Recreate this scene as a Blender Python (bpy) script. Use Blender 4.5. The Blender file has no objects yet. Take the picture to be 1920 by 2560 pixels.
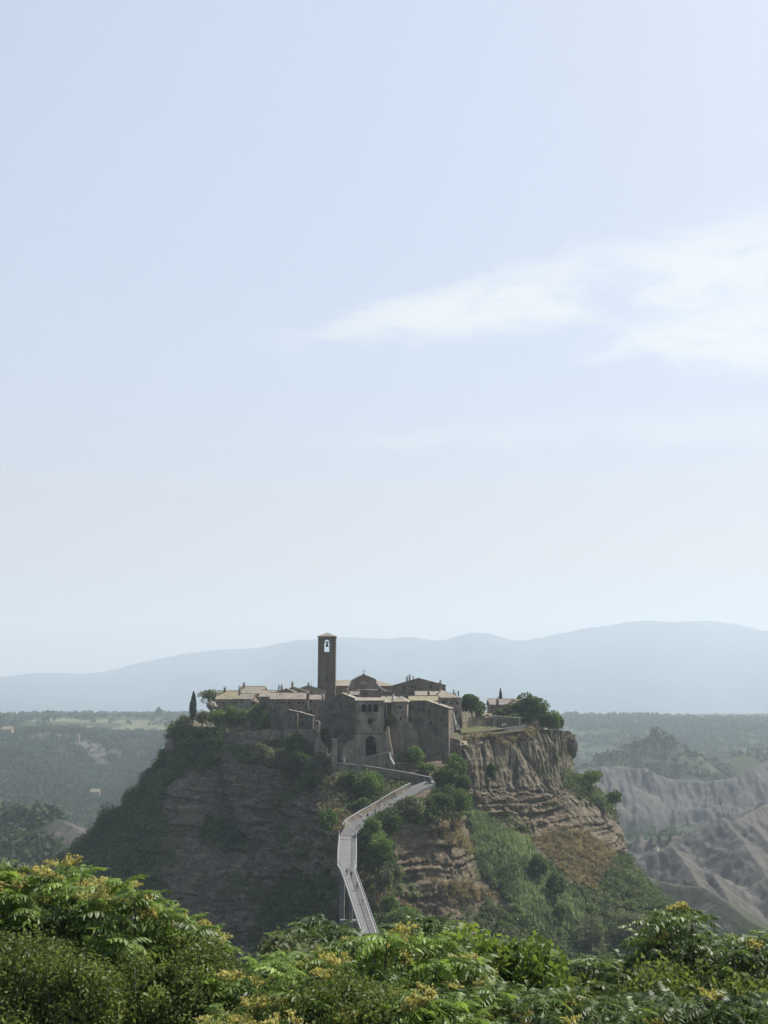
import bpy, math, random
import numpy as np
from mathutils import Vector
random.seed(7)
RNG = np.random.default_rng(11)
R = math.radians
scene = bpy.context.scene
COL = scene.collection
# ------------------------------------------------------------------ camera
F = 2600.0
TH = math.atan(470 / F)
CT, ST = math.cos(TH), math.sin(TH)
cam = bpy.data.cameras.new('camera')
cam.sensor_fit = 'VERTICAL'; cam.sensor_height = 36.0
cam.lens = 36.0 * F / 2560; cam.clip_start = 0.1; cam.clip_end = 40000
camo = bpy.data.objects.new('camera', cam); COL.objects.link(camo)
camo.rotation_euler = (R(90) + TH, 0, 0)
scene.camera = camo

def at(px, py, Y):
    """world point seen at photo pixel (px,py), Y metres ahead"""
    v = (1280 - py) / F
    s = Y / (CT - v * ST)
    return Vector(((px - 960) / F * s, Y, (ST + v * CT) * s))
def A(px, py, Y): return np.array(at(px, py, Y))
def proj(P):
    d = P[..., 1] * CT + P[..., 2] * ST
    h = -P[..., 1] * ST + P[..., 2] * CT
    return 960 + F * P[..., 0] / d, 1280 - F * h / d
def zof(py, Y): return at(960, py, Y).z

# ------------------------------------------------------------------ numpy noise
def _h(i, j, k, s):
    n = (i * 374761393 + j * 668265263 + k * 2147483647 + s * 1274126177) & 0xffffffff
    n = ((n ^ (n >> 13)) * 1274126177) & 0xffffffff
    return ((n ^ (n >> 16)) & 0xffff) / 65535.0
def vnoise(x, y, z, s=0):
    x, y, z = np.broadcast_arrays(np.asarray(x, float), np.asarray(y, float), np.asarray(z, float))
    i, j, k = np.floor(x).astype(np.int64), np.floor(y).astype(np.int64), np.floor(z).astype(np.int64)
    fx, fy, fz = x - i, y - j, z - k
    fx, fy, fz = [t * t * (3 - 2 * t) for t in (fx, fy, fz)]
    o = 0
    for a in (0, 1):
        for b in (0, 1):
            for c in (0, 1):
                w = (fx if a else 1 - fx) * (fy if b else 1 - fy) * (fz if c else 1 - fz)
                o = o + w * _h(i + a, j + b, k + c, s)
    return o * 2 - 1
def fbm(x, y, z, s=0, o=4):
    t = 0; a = .5
    for q in range(o):
        t = t + a * vnoise(x * 2**q, y * 2**q, z * 2**q, s + q); a *= .5
    return t
def sstep(a, b, x):
    t = np.clip((x - a) / (b - a), 0, 1); return t * t * (3 - 2 * t)

# ------------------------------------------------------------------ objects
def tag(o, label=None, cat=None, group=None, kind=None):
    if label: o['label'] = label
    if cat: o['category'] = cat
    if group: o['group'] = group
    if kind: o['kind'] = kind
    return o
def empty(name, loc, label, cat, group=None):
    o = bpy.data.objects.new(name, None); COL.objects.link(o)
    o.location = loc; o.empty_display_size = .5
    o['_l'] = 1; del o['_l']
    return tag(o, label, cat, group)
def link(name, me, mat, parent=None):
    o = bpy.data.objects.new(name, me); COL.objects.link(o)
    if mat is not None:
        for m in (mat if isinstance(mat, (list, tuple)) else [mat]): me.materials.append(m)
    if parent is not None:
        o.parent = parent
        g = parent; loc = Vector((0, 0, 0))
        while g is not None: loc += g.location; g = g.parent
        o.location = -loc            # geometry is given in world space
    return o
def npmesh(name, V, Fc, mat, parent=None, tint=None, smooth=False, attrs=None, midx=None):
    """V (n,3); Fc (m,4) or (m,3) int"""
    V = np.asarray(V, np.float32); Fc = np.asarray(Fc, np.int32)
    if parent is not None:
        g = parent; loc = np.zeros(3)
        while g is not None: loc += np.array(g.location); g = g.parent
        V = V - loc.astype(np.float32)
    me = bpy.data.meshes.new(name)
    me.vertices.add(len(V)); me.vertices.foreach_set('co', V.ravel())
    k = Fc.shape[1]
    me.loops.add(Fc.size); me.loops.foreach_set('vertex_index', Fc.ravel())
    me.polygons.add(len(Fc))
    me.polygons.foreach_set('loop_start', np.arange(0, Fc.size, k, dtype=np.int32))
    me.polygons.foreach_set('loop_total', np.full(len(Fc), k, np.int32))
    if midx is not None: me.polygons.foreach_set('material_index', np.asarray(midx, np.int32))
    me.update(calc_edges=True)
    if smooth: me.polygons.foreach_set('use_smooth', np.ones(len(Fc), bool))
    if tint is not None:
        a = me.attributes.new('tint', 'FLOAT', 'POINT'); a.data.foreach_set('value', np.asarray(tint, np.float32))
    for n, v in (attrs or {}).items():
        a = me.attributes.new(n, 'FLOAT', 'POINT'); a.data.foreach_set('value', np.asarray(v, np.float32).ravel())
    o = bpy.data.objects.new(name, me); COL.objects.link(o)
    for m in (mat if isinstance(mat, (list, tuple)) else [mat]): me.materials.append(m)
    if parent is not None: o.parent = parent
    return o
class MB:
    def __init__(s): s.v = []; s.f = []
    def poly(s, pts, faces):
        b = len(s.v); s.v += [tuple(p) for p in pts]; s.f += [tuple(b + i for i in f) for f in faces]
    def hexa(s, p):      # 4 bottom ring + 4 top ring
        s.poly(p, [(0, 3, 2, 1), (4, 5, 6, 7), (0, 1, 5, 4), (1, 2, 6, 5), (2, 3, 7, 6), (3, 0, 4, 7)])
    def box(s, c, sx, sy, sz, rot=0):
        U = Vector((math.cos(rot), math.sin(rot), 0)); W = Vector((-math.sin(rot), math.cos(rot), 0)); Z = Vector((0, 0, 1)); c = Vector(c)
        ring = [(-1, -1), (1, -1), (1, 1), (-1, 1)]
        s.hexa([c + U * a * sx / 2 + W * b * sy / 2 + Z * (-sz / 2) for a, b in ring] + [c + U * a * sx / 2 + W * b * sy / 2 + Z * sz / 2 for a, b in ring])
    def slab(s, q, t):   # quad extruded downwards
        q = [Vector(p) for p in q]; n = (q[1] - q[0]).cross(q[2] - q[0]).normalized()
        if n.z < 0: q = q[::-1]; n = -n
        s.hexa([p - n * t for p in q] + q)
    def tri(s, q, t):
        q = [Vector(p) for p in q]; n = (q[1] - q[0]).cross(q[2] - q[0]).normalized()
        if n.z < 0: q = q[::-1]; n = -n
        s.poly([p - n * t for p in q] + q, [(2, 1, 0), (3, 4, 5), (0, 1, 4, 3), (1, 2, 5, 4), (2, 0, 3, 5)])
    def prism(s, out, D):   # outline extruded along D
        n = len(out); D = Vector(D); out = [Vector(p) for p in out]
        s.poly(out + [p + D for p in out], [tuple(range(n)), tuple(range(2 * n - 1, n - 1, -1))] + [(i, i + n, (i + 1) % n + n, (i + 1) % n) for i in range(n)])
    def tube(s, pts, rad, n=6):
        pts = [Vector(p) for p in pts]
        if not isinstance(rad, (list, tuple)): rad = [rad] * len(pts)
        b = len(s.v)
        for i, p in enumerate(pts):
            d = (pts[min(i + 1, len(pts) - 1)] - pts[max(i - 1, 0)]).normalized()
            a = d.cross(Vector((0, 0, 1)) if abs(d.z) < .9 else Vector((1, 0, 0))).normalized(); c = d.cross(a)
            for k in range(n):
                t = 2 * math.pi * k / n
                s.v.append(tuple(p + (a * math.cos(t) + c * math.sin(t)) * rad[i]))
        for i in range(len(pts) - 1):
            for k in range(n):
                s.f.append((b + i * n + k, b + i * n + (k + 1) % n, b + (i + 1) * n + (k + 1) % n, b + (i + 1) * n + k))
        s.f.append(tuple(b + k for k in range(n))[::-1]); e = b + (len(pts) - 1) * n
        s.f.append(tuple(e + k for k in range(n)))
    def lathe(s, c, prof, n=12):
        b = len(s.v)
        for r, z in prof:
            for k in range(n):
                t = 2 * math.pi * k / n; s.v.append((c[0] + r * math.cos(t), c[1] + r * math.sin(t), c[2] + z))
        for i in range(len(prof) - 1):
            for k in range(n):
                s.f.append((b + i * n + k, b + i * n + (k + 1) % n, b + (i + 1) * n + (k + 1) % n, b + (i + 1) * n + k))
    def build(s, name, mat, parent=None, smooth=False):
        me = bpy.data.meshes.new(name); me.from_pydata(s.v, [], s.f); me.validate(); me.update()
        if smooth: me.polygons.foreach_set('use_smooth', np.ones(len(me.polygons), bool))
        import bmesh
        bm = bmesh.new(); bm.from_mesh(me); bmesh.ops.recalc_face_normals(bm, faces=bm.faces); bm.to_mesh(me); bm.free()
        return link(name, me, mat, parent)

# ------------------------------------------------------------------ materials
def newmat(name):
    m = bpy.data.materials.new(name); m.use_nodes = True
    nt = m.node_tree; nt.nodes.clear()
    out = nt.nodes.new('ShaderNodeOutputMaterial')
    return m, nt, out
def N(nt, t, **kw):
    n = nt.nodes.new(t)
    for k, v in kw.items():
        if k.startswith('i_'): n.inputs[k[2:].replace('_', ' ')].default_value = v
        else: setattr(n, k, v)
    return n
def ramp(nt, fac, stops):
    r = nt.nodes.new('ShaderNodeValToRGB'); cr = r.color_ramp
    while len(cr.elements) < len(stops): cr.elements.new(.5)
    for e, (p, c) in zip(cr.elements, stops): e.position = p; e.color = (*c, 1) if len(c) == 3 else c
    nt.links.new(fac, r.inputs[0]); return r.outputs[0]
def mix(nt, fac, a, b, mode='MIX'):
    m = nt.nodes.new('ShaderNodeMix'); m.data_type = 'RGBA'; m.blend_type = mode
    for sock, val in ((m.inputs[0], fac), (m.inputs[6], a), (m.inputs[7], b)):
        if hasattr(val, 'is_linked'): nt.links.new(val, sock)
        elif isinstance(val, (int, float)): sock.default_value = val
        else: sock.default_value = (*val, 1)
    return m.outputs[2]
def noise(nt, scale, detail=5, rough=.6, sc=(1, 1, 1), dist=0, vec=None):
    g = nt.nodes.new('ShaderNodeNewGeometry') if vec is None else None
    mp = nt.nodes.new('ShaderNodeMapping'); mp.inputs['Scale'].default_value = sc
    nt.links.new(g.outputs['Position'] if vec is None else vec, mp.inputs[0])
    n = nt.nodes.new('ShaderNodeTexNoise'); n.inputs['Scale'].default_value = scale
    n.inputs['Detail'].default_value = detail; n.inputs['Roughness'].default_value = rough; n.inputs['Distortion'].default_value = dist
    nt.links.new(mp.outputs[0], n.inputs['Vector']); return n.outputs[0]
def principled(nt, out, col, rough=.9, bump=None, bstr=.5, bdist=.3, spec=.2):
    p = nt.nodes.new('ShaderNodeBsdfPrincipled'); p.inputs['Roughness'].default_value = rough
    p.inputs['Specular IOR Level'].default_value = spec
    if hasattr(col, 'is_linked'): nt.links.new(col, p.inputs['Base Color'])
    else: p.inputs['Base Color'].default_value = (*col, 1)
    if bump is not None:
        b = nt.nodes.new('ShaderNodeBump'); b.inputs['Strength'].default_value = bstr; b.inputs['Distance'].default_value = bdist
        nt.links.new(bump, b.inputs['Height']); nt.links.new(b.outputs[0], p.inputs['Normal'])
    nt.links.new(p.outputs[0], out.inputs[0]); return p
def sc3(c, k): return tuple(x * k for x in c)

def m_stone(name, c, var=.6):
    m, nt, out = newmat(name)
    n1 = noise(nt, .35, 6, .65); n2 = noise(nt, 2.2, 4, .7)
    a = ramp(nt, n1, [(.3, sc3(c, 1 - var)), (.5, c), (.72, sc3(c, 1 + var * .7))])
    b = ramp(nt, n2, [(.3, (.62, .6, .58)), (.6, (1.15, 1.13, 1.1))])
    st = noise(nt, .5, 4, .6, (1.6, 1.6, .18))
    s = ramp(nt, st, [(.4, (.78, .77, .76)), (.6, (1.05, 1.05, 1.05))])
    col = mix(nt, 1.0, mix(nt, 1.0, a, b, 'MULTIPLY'), s, 'MULTIPLY')
    vb = nt.nodes.new('ShaderNodeTexBrick'); g = nt.nodes.new('ShaderNodeNewGeometry')
    cmb = nt.nodes.new('ShaderNodeCombineXYZ'); sp = nt.nodes.new('ShaderNodeSeparateXYZ'); ad = nt.nodes.new('ShaderNodeMath')
    nt.links.new(g.outputs['Position'], sp.inputs[0]); nt.links.new(sp.outputs[0], ad.inputs[0]); nt.links.new(sp.outputs[1], ad.inputs[1])
    nt.links.new(ad.outputs[0], cmb.inputs[0]); nt.links.new(sp.outputs[2], cmb.inputs[1]); nt.links.new(cmb.outputs[0], vb.inputs[0])
    vb.inputs['Scale'].default_value = 1.0; vb.inputs['Brick Width'].default_value = .9; vb.inputs['Row Height'].default_value = .45
    vb.inputs['Mortar Size'].default_value = .04; vb.inputs['Color1'].default_value = (1.1, 1.1, 1.1, 1); vb.inputs['Color2'].default_value = (.8, .8, .8, 1); vb.inputs['Mortar'].default_value = (.7, .7, .7, 1)
    col = mix(nt, .6, col, mix(nt, 1.0, col, vb.outputs[0], 'MULTIPLY'))
    principled(nt, out, col, .95, n2, .6, .25); return m
def m_roof(name, c):
    m, nt, out = newmat(name)
    n1 = noise(nt, .5, 5, .7); n2 = noise(nt, 3.5, 3, .8)
    a = ramp(nt, n1, [(.32, sc3(c, .62)), (.5, c), (.68, (c[0] * 1.25, c[1] * 1.22, c[2] * 1.05))])
    b = ramp(nt, n2, [(.35, (.55, .54, .52)), (.62, (1.2, 1.2, 1.2))])
    w = nt.nodes.new('ShaderNodeTexWave'); w.bands_direction = 'X'; w.inputs['Scale'].default_value = 1.1; w.inputs['Distortion'].default_value = 1.2
    g = nt.nodes.new('ShaderNodeNewGeometry'); nt.links.new(g.outputs['Position'], w.inputs[0])
    col = mix(nt, .85, a, b, 'MULTIPLY')
    col = mix(nt, .35, col, w.outputs[0], 'MULTIPLY')
    principled(nt, out, col, .9, w.outputs[1], .5, .12); return m
def m_plain(name, c, rough=.8, var=.2, scale=3, spec=.3):
    m, nt, out = newmat(name)
    n1 = noise(nt, scale, 5, .65)
    col = ramp(nt, n1, [(.3, sc3(c, 1 - var)), (.7, sc3(c, 1 + var))])
    principled(nt, out, col, rough, n1, .2, .05, spec); return m
def m_leaf(name, dark, light, trans=.35, rough=.55, spec=.35, dry=None):
    m, nt, out = newmat(name)
    at_ = N(nt, 'ShaderNodeAttribute', attribute_name='tint')
    stops = [(0, dark), (1, light)] if dry is None else [(0, dark), (.75, light), (1, dry)]
    col = ramp(nt, at_.outputs['Fac'], stops)
    p = nt.nodes.new('ShaderNodeBsdfPrincipled'); p.inputs['Roughness'].default_value = rough; p.inputs['Specular IOR Level'].default_value = spec
    nt.links.new(col, p.inputs['Base Color'])
    t = nt.nodes.new('ShaderNodeBsdfTranslucent')
    tc = mix(nt, 1.0, col, (1.3, 1.3, .85), 'MULTIPLY'); nt.links.new(tc, t.inputs[0])
    ms = nt.nodes.new('ShaderNodeMixShader'); ms.inputs[0].default_value = trans
    nt.links.new(p.outputs[0], ms.inputs[1]); nt.links.new(t.outputs[0], ms.inputs[2]); nt.links.new(ms.outputs[0], out.inputs[0])
    return m
M = {}
M['stone'] = m_stone('tufa_masonry', (.26, .22, .17))
M['stone_d'] = m_stone('dark_tufa_masonry', (.19, .165, .13))
M['stone_l'] = m_stone('pale_tufa_masonry', (.33, .285, .22))
M['plaster'] = m_stone('ochre_plaster', (.33, .25, .18), .2)
M['tower'] = m_stone('tower_stone', (.165, .135, .105), .3)
M['roof'] = m_roof('clay_roof_tiles', (.37, .33, .27))
M['roof_p'] = m_roof('weathered_pink_tiles', (.34, .29, .25))
M['roof_y'] = m_roof('lichen_yellow_tiles', (.40, .35, .23))
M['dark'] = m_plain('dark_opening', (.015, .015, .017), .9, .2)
M['wood'] = m_plain('old_wood', (.10, .07, .05), .8, .3)
M['pale'] = m_plain('pale_stone_trim', (.5, .48, .44), .9, .2)
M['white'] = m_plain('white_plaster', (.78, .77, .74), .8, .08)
M['metal'] = m_plain('galvanised_metal', (.24, .245, .25), .5, .1, 3, .5)
M['dmetal'] = m_plain('dark_metal', (.05, .05, .055), .5, .2, 3, .5)
M['bronze'] = m_plain('bronze', (.06, .055, .045), .5, .3, 3, .5)
M['conc'] = m_plain('weathered_concrete', (.2, .195, .19), .9, .22, .6)
M['conc_l'] = m_plain('pale_concrete', (.30, .295, .28), .85, .15, 1.2)
M['path'] = m_plain('cement_paving', (.155, .152, .146), .9, .22, .8)
M['bark'] = m_plain('bark', (.12, .105, .085), .95, .35, 5)
M['bark_l'] = m_plain('pale_bark', (.3, .28, .25), .9, .3, 8)
M['panicle'] = m_leaf('yellow_flowers', (.36, .33, .11), (.56, .50, .20), .3, .8, .1)
M['tree'] = m_leaf('tree_leaves', (.022, .045, .018), (.11, .165, .055), spec=.1)
M['shrub'] = m_leaf('shrub_leaves', (.035, .07, .02), (.17, .26, .065), spec=.12)
M['olive'] = m_leaf('grey_green_leaves', (.05, .065, .04), (.2, .225, .13), spec=.12)
M['bank'] = m_leaf('bank_scrub_leaves', (.025, .05, .018), (.13, .185, .065), spec=.1)
M['cypress'] = m_leaf('cypress_leaves', (.012, .022, .012), (.035, .055, .022), .15)
M['forest'] = m_leaf('far_forest_leaves', (.03, .05, .03), (.075, .10, .05), .2, .9, .02)
M['reed'] = m_leaf('reed_leaves', (.05, .085, .04), (.27, .33, .18), .35, .6)
M['dry'] = m_leaf('dry_grass_blades', (.12, .10, .065), (.36, .30, .19), .3, .9, .05)
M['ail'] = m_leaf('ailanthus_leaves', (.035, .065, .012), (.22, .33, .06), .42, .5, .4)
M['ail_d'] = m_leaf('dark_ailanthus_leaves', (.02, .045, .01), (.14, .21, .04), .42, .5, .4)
M['oak'] = m_leaf('olive_shrub_leaves', (.04, .065, .016), (.20, .245, .07), .42, .5, .3)
M['lime'] = m_leaf('lime_green_leaves', (.06, .11, .02), (.20, .26, .06), .45, .45, .4)

def m_cliff():
    m, nt, out = newmat('tufa_cliff')
    veg = N(nt, 'ShaderNodeAttribute', attribute_name='veg').outputs['Fac']
    dry = N(nt, 'ShaderNodeAttribute', attribute_name='dry').outputs['Fac']
    warm = N(nt, 'ShaderNodeAttribute', attribute_name='warm').outputs['Fac']
    s1 = noise(nt, .9, 8, .78, (.10, .10, 1), .5)
    s2 = noise(nt, .25, 6, .65)
    s3 = noise(nt, 1.6, 5, .7)
    fl = noise(nt, .8, 4, .6, (1, 1, .07))
    strata = ramp(nt, s1, [(.34, (.05, .042, .032)), (.44, (.185, .15, .105)), (.5, (.085, .07, .052)), (.57, (.225, .188, .13)), (.7, (.15, .12, .088))])
    flute = ramp(nt, fl, [(.35, (.095, .083, .06)), (.52, (.17, .15, .108)), (.7, (.205, .18, .128))])
    rock = mix(nt, warm, strata, flute)
    rock = mix(nt, .7, rock, ramp(nt, s2, [(.35, (.65, .65, .66)), (.65, (1.25, 1.2, 1.15))]), 'MULTIPLY')
    rock = mix(nt, .7, rock, ramp(nt, s3, [(.32, (.5, .5, .5)), (.6, (1.2, 1.2, 1.2))]), 'MULTIPLY')
    ck = noise(nt, .45, 4, .55, (1, 1, .14), 1.2)
    rock = mix(nt, .75, rock, ramp(nt, ck, [(.455, (1, 1, 1)), (.49, (.38, .37, .36)), (.515, (1, 1, 1)), (.6, (1.1, 1.08, 1.02)), (.66, (.72, .71, .7))]), 'MULTIPLY')
    g = ramp(nt, s3, [(.3, (.025, .04, .018)), (.6, (.07, .085, .035))])
    d = ramp(nt, s3, [(.3, (.085, .07, .05)), (.65, (.19, .155, .11))])
    col = mix(nt, veg, rock, g); col = mix(nt, dry, col, d)
    h = mix(nt, .5, s1, s3)
    principled(nt, out, col, .95, h, .7, .8, .1); return m
M['cliff'] = m_cliff()
def m_ground():
    m, nt, out = newmat('valley_ground')
    bare = N(nt, 'ShaderNodeAttribute', attribute_name='bare').outputs['Fac']
    fld = N(nt, 'ShaderNodeAttribute', attribute_name='field').outputs['Fac']
    n1 = noise(nt, .02, 7, .65); n2 = noise(nt, .25, 6, .7); st = noise(nt, .12, 6, .7, (1, 1, .25))
    green = ramp(nt, n1, [(.35, (.025, .045, .022)), (.65, (.065, .075, .035))])
    clay = ramp(nt, st, [(.32, (.06, .058, .052)), (.5, (.095, .09, .08)), (.62, (.12, .112, .098)), (.72, (.24, .225, .2))])
    clay = mix(nt, .6, clay, ramp(nt, n2, [(.35, (.65, .65, .65)), (.65, (1.2, 1.2, 1.2))]), 'MULTIPLY')
    f = ramp(nt, n1, [(.4, (.13, .13, .08)), (.5, (.10, .115, .065)), (.62, (.17, .155, .10))])
    col = mix(nt, bare, green, clay); col = mix(nt, fld, col, f)
    principled(nt, out, col, .97, n2, .6, 2.0, .05); return m
M['ground'] = m_ground()
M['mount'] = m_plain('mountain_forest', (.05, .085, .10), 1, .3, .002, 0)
def m_grass():
    m, nt, out = newmat('lawn_grass')
    n = noise(nt, .6, 6, .7); col = ramp(nt, n, [(.35, (.06, .07, .03)), (.65, (.14, .14, .065))])
    principled(nt, out, col, .95, n, .4, .1, .05); return m
M['grass'] = m_grass()

# ------------------------------------------------------------------ ground sheet
KX = np.array([-9000, -2500, -600, 0, 440, 960, 1450, 1700, 1920, 2600, 5500, 12000], float)
AZ = np.degrees(np.arctan((KX - 960) / F))
TB = [  # r : heights at KX
 (2,   [-1.7]*12), (5, [-1.8]*12), (8, [-3.5]*12), (13, [-8]*12), (20, [-12.5]*12), (40, [-25]*12),
 (80,  [-45,-45,-50,-52,-50,-46,-50,-52,-52,-50,-45,-45]),
 (150, [-50,-60,-80,-85,-82,-75,-85,-88,-88,-80,-60,-50]),
 (250, [-55,-80,-105,-110,-106,-96,-106,-112,-112,-100,-70,-55]),
 (400, [-60,-90,-122,-130,-128,-125,-125,-132,-132,-120,-80,-60]),
 (600, [-60,-95,-135,-148,-148,-145,-145,-146,-146,-130,-85,-60]),
 (850, [-55,-90,-135,-150,-152,-150,-150,-148,-146,-130,-85,-55]),
 (1200,[-50,-80,-125,-137,-140,-145,-150,-148,-146,-130,-80,-50]),
 (1500,[-45,-70,-105,-114,-118,-130,-150,-150,-148,-130,-70,-45]),
 (1800,[-40,-55,-72,-76,-84,-110,-148,-150,-146,-120,-60,-40]),
 (2000,[-40,-45,-55,-58,-66,-90,-136,-138,-134,-110,-55,-40]),
 (2200,[-40,-42,-43,-44,-50,-80,-114,-116,-114,-90,-50,-40]),
 (2600,[-40,-42,-42,-42,-44,-60,-78,-80,-80,-70,-45,-40]),
 (3000,[-42,-44,-43,-43,-44,-50,-50,-52,-55,-50,-45,-42]),
 (4000,[-50]*12), (5000, [-110]*12), (14000, [-110]*12)]
TR = np.log([t[0] for t in TB]); TZ = np.array([t[1] for t in TB], float)
def ridge_pts(l): return np.array([A(*p) for p in l])
RIDGES = [  # pts, slope, bare, gully amplitude
 (ridge_pts([(1400,1935,1500),(1430,1922,1500),(1500,1890,1520),(1590,1858,1550),(1622,1840,1560),(1640,1828,1562),(1662,1850,1565),(1700,1885,1570),(1760,1912,1600),(1850,1885,1650),(1920,1872,1700),(2200,1850,1750)]), .62, .25, .25),
 (ridge_pts([(1440,1925,1400),(1480,1917,1380),(1540,1914,1380),(1620,1918,1370),(1650,1940,1360),(1760,1952,1350),(1830,1945,1340),(1880,1920,1360),(1930,1898,1400),(2200,1880,1400)]), .62, 1, .45),
 (ridge_pts([(1560,2105,930),(1640,2098,900),(1700,2090,880),(1760,2062,870),(1805,2043,860),(1835,2052,850),(1880,2030,900),(1925,2003,950),(2150,1960,1000)]), .55, 1, .45),
 (ridge_pts([(1805,2044,860),(1850,2092,800),(1890,2150,740),(1925,2198,700),(2050,2330,620)]), .62, 1, .5),
 (ridge_pts([(1880,2060,840),(1925,2110,800),(2050,2220,720)]), .62, 1, .5),
 (ridge_pts([(1560,2158,745),(1620,2136,735),(1678,2112,720),(1705,2140,705)]), .62, 1, .5),
 (ridge_pts([(1678,2113,720),(1700,2140,700),(1722,2168,680),(1748,2212,650),(1795,2262,610),(1860,2330,570)]), .62, 1, .5),
 (ridge_pts([(1740,2168,700),(1780,2180,690),(1830,2260,640),(1880,2330,600)]), .6, 1, .5),
 (ridge_pts([(1560,2165,600),(1640,2200,592),(1700,2212,580),(1755,2216,570),(1800,2242,545),(1862,2292,510),(1925,2330,490),(2100,2430,450)]), .6, .7, .35),
 (ridge_pts([(-500,1985,900),(-200,2010,800),(0,2035,760),(90,2040,730),(150,2048,700),(200,2075,680),(240,2100,660),(300,2140,630)]), .42, .15, .2),
 (ridge_pts([(1120,2330,275),(868,2304,284),(905,2370,245),(940,2440,205)]) , .75, 0, .15),
 (np.array([[-2,205,-53],[2,150,-56],[5,100,-48],[3,60,-36]]), .8, 0, .1),
 (ridge_pts([(930,2318,262),(1040,2330,256),(1150,2385,250),(1330,2440,240),(1500,2520,225)]), .5, 0, .1),
]
def ground(X, Y):
    r = np.hypot(X, Y); az = np.degrees(np.arctan2(X, Y))
    lr = np.log(np.clip(r, 2.01, 13900)); i = np.clip(np.searchsorted(TR, lr) - 1, 0, len(TR) - 2)
    t = (lr - TR[i]) / (TR[i + 1] - TR[i])
    j = np.clip(np.searchsorted(AZ, az) - 1, 0, len(AZ) - 2); u = np.clip((az - AZ[j]) / (AZ[j + 1] - AZ[j]), 0, 1); u = u*u*(3-2*u)
    z = (TZ[i, j] * (1 - t) + TZ[i + 1, j] * t) * (1 - u) + (TZ[i, j + 1] * (1 - t) + TZ[i + 1, j + 1] * t) * u
    amp = np.interp(r, [0, 30, 300, 800, 1100, 1850, 2200, 2600, 4500], [.1, .6, 4, 12, 40, 34, 8, 6, 4])
    z = z + (fbm(X / 230, Y / 170, 0, 3, 5) + (.35 - np.abs(vnoise(X / 190 + 3, Y / 330, 0, 51))) * .7 * (r > 800)) * amp
    bare = np.zeros_like(z); gul = fbm(X / 30, Y / 30, 0, 9, 4); gul2 = vnoise(X / 7, Y / 26, 0, 61) + .5 * vnoise(X / 3.5, Y / 13, 0, 62); sz2 = np.clip(Y / 800, .5, 2)
    for P, k, b, ga in RIDGES:
        best = np.full(z.shape, -1e9); bz = np.zeros_like(z)
        for a, c in zip(P[:-1], P[1:]):
            dx, dy = c[0] - a[0], c[1] - a[1]; L2 = dx * dx + dy * dy
            s = np.clip(((X - a[0]) * dx + (Y - a[1]) * dy) / L2, 0, 1)
            d = np.hypot(X - a[0] - s * dx, Y - a[1] - s * dy)
            # flutes that run down from the crest
            q = (a[0] + s * dx) * .9 + (a[1] + s * dy) * .5
            sz = a[1] / 700
            fl = 1 + ga * ((1 - 3 * np.abs(vnoise(q / (16 * sz), d / 90, 0, 21))) * .55 + (1 - 3 * np.abs(vnoise(q / (5 * sz) + d / 40, d / 60, 0, 22))) * .35 + (1 - 3 * np.abs(vnoise(q / (2.2 * sz), d / 40, 0, 23))) * .15)
            h = a[2] + s * (c[2] - a[2]) - k * np.clip(d * fl - .3, 0, None) + gul * np.minimum(d * .12, 2.5) + (np.abs(gul2) * -3.2 + .5) * b * np.minimum(d * .2, 1) * sz2
            best = np.maximum(best, h)
        up = best > z
        w = sstep(-6, 3, best - z)
        bare = np.where(w > 0, bare * (1 - w) + b * w, bare)
        z = np.where(up, best, z)
    return z, bare
def scar(X, Y, r): return sstep(.30, .42, fbm(X / 130, Y / 130, 0, 55, 4)) * (r > 850) * (r < 1950)
def build_ground():
    inner = np.degrees(np.arctan((np.linspace(-60, 1980, 620) - 960) / F))
    left = -np.linspace(100, -inner[0] + .4, 46); right = np.linspace(inner[-1] + .4, 100, 46)
    az = np.radians(np.concatenate([left, inner, right]))
    rr = np.concatenate([np.geomspace(2, 380, 130), np.geomspace(390, 1700, 400), np.geomspace(1712, 5200, 120), np.geomspace(5400, 13500, 8)])
    Rg, Ag = np.meshgrid(rr, az, indexing='ij')
    X, Y = Rg * np.sin(Ag), Rg * np.cos(Ag)
    Z, bare = ground(X, Y)
    px, py = proj(np.stack([X, Y, Z], -1))
    n1 = fbm(X / 90, Y / 90, 0, 31, 4)
    fld = sstep(0, .04, np.sin(X / 75 + n1) * .5 + vnoise(X / 200, Y / 260, 0, 5)) * sstep(1880, 1960, Rg) * sstep(3400, 2900, Rg) * (px < 700)
    fld = np.maximum(fld, sstep(.08, .2, n1) * .7 * sstep(2100, 2300, Rg) * (px > 1300))
    # the bare brown knoll at the left
    kn = np.exp(-(((px - 190) / 75) ** 2 + ((py - 2090) / 45) ** 2)) * (Rg > 550) * (Rg < 900)
    bare = np.clip(np.maximum(bare * sstep(-.35, .05, n1 + .15 * (bare > .6) + bare - .55), kn * 1.3 * sstep(-.3, .2, n1 + .2)), 0, 1)
    bare = np.maximum(bare, scar(X, Y, Rg) * (px < 700))
    nr, nc = X.shape; idx = np.arange(nr * nc).reshape(nr, nc)
    Fc = np.stack([idx[:-1, :-1], idx[:-1, 1:], idx[1:, 1:], idx[1:, :-1]], -1).reshape(-1, 4)
    o = npmesh('ground', np.stack([X, Y, Z], -1).reshape(-1, 3), Fc, M['ground'], smooth=False, attrs={'bare': bare, 'field': fld})
    tag(o, kind='structure')
build_ground()

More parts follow.
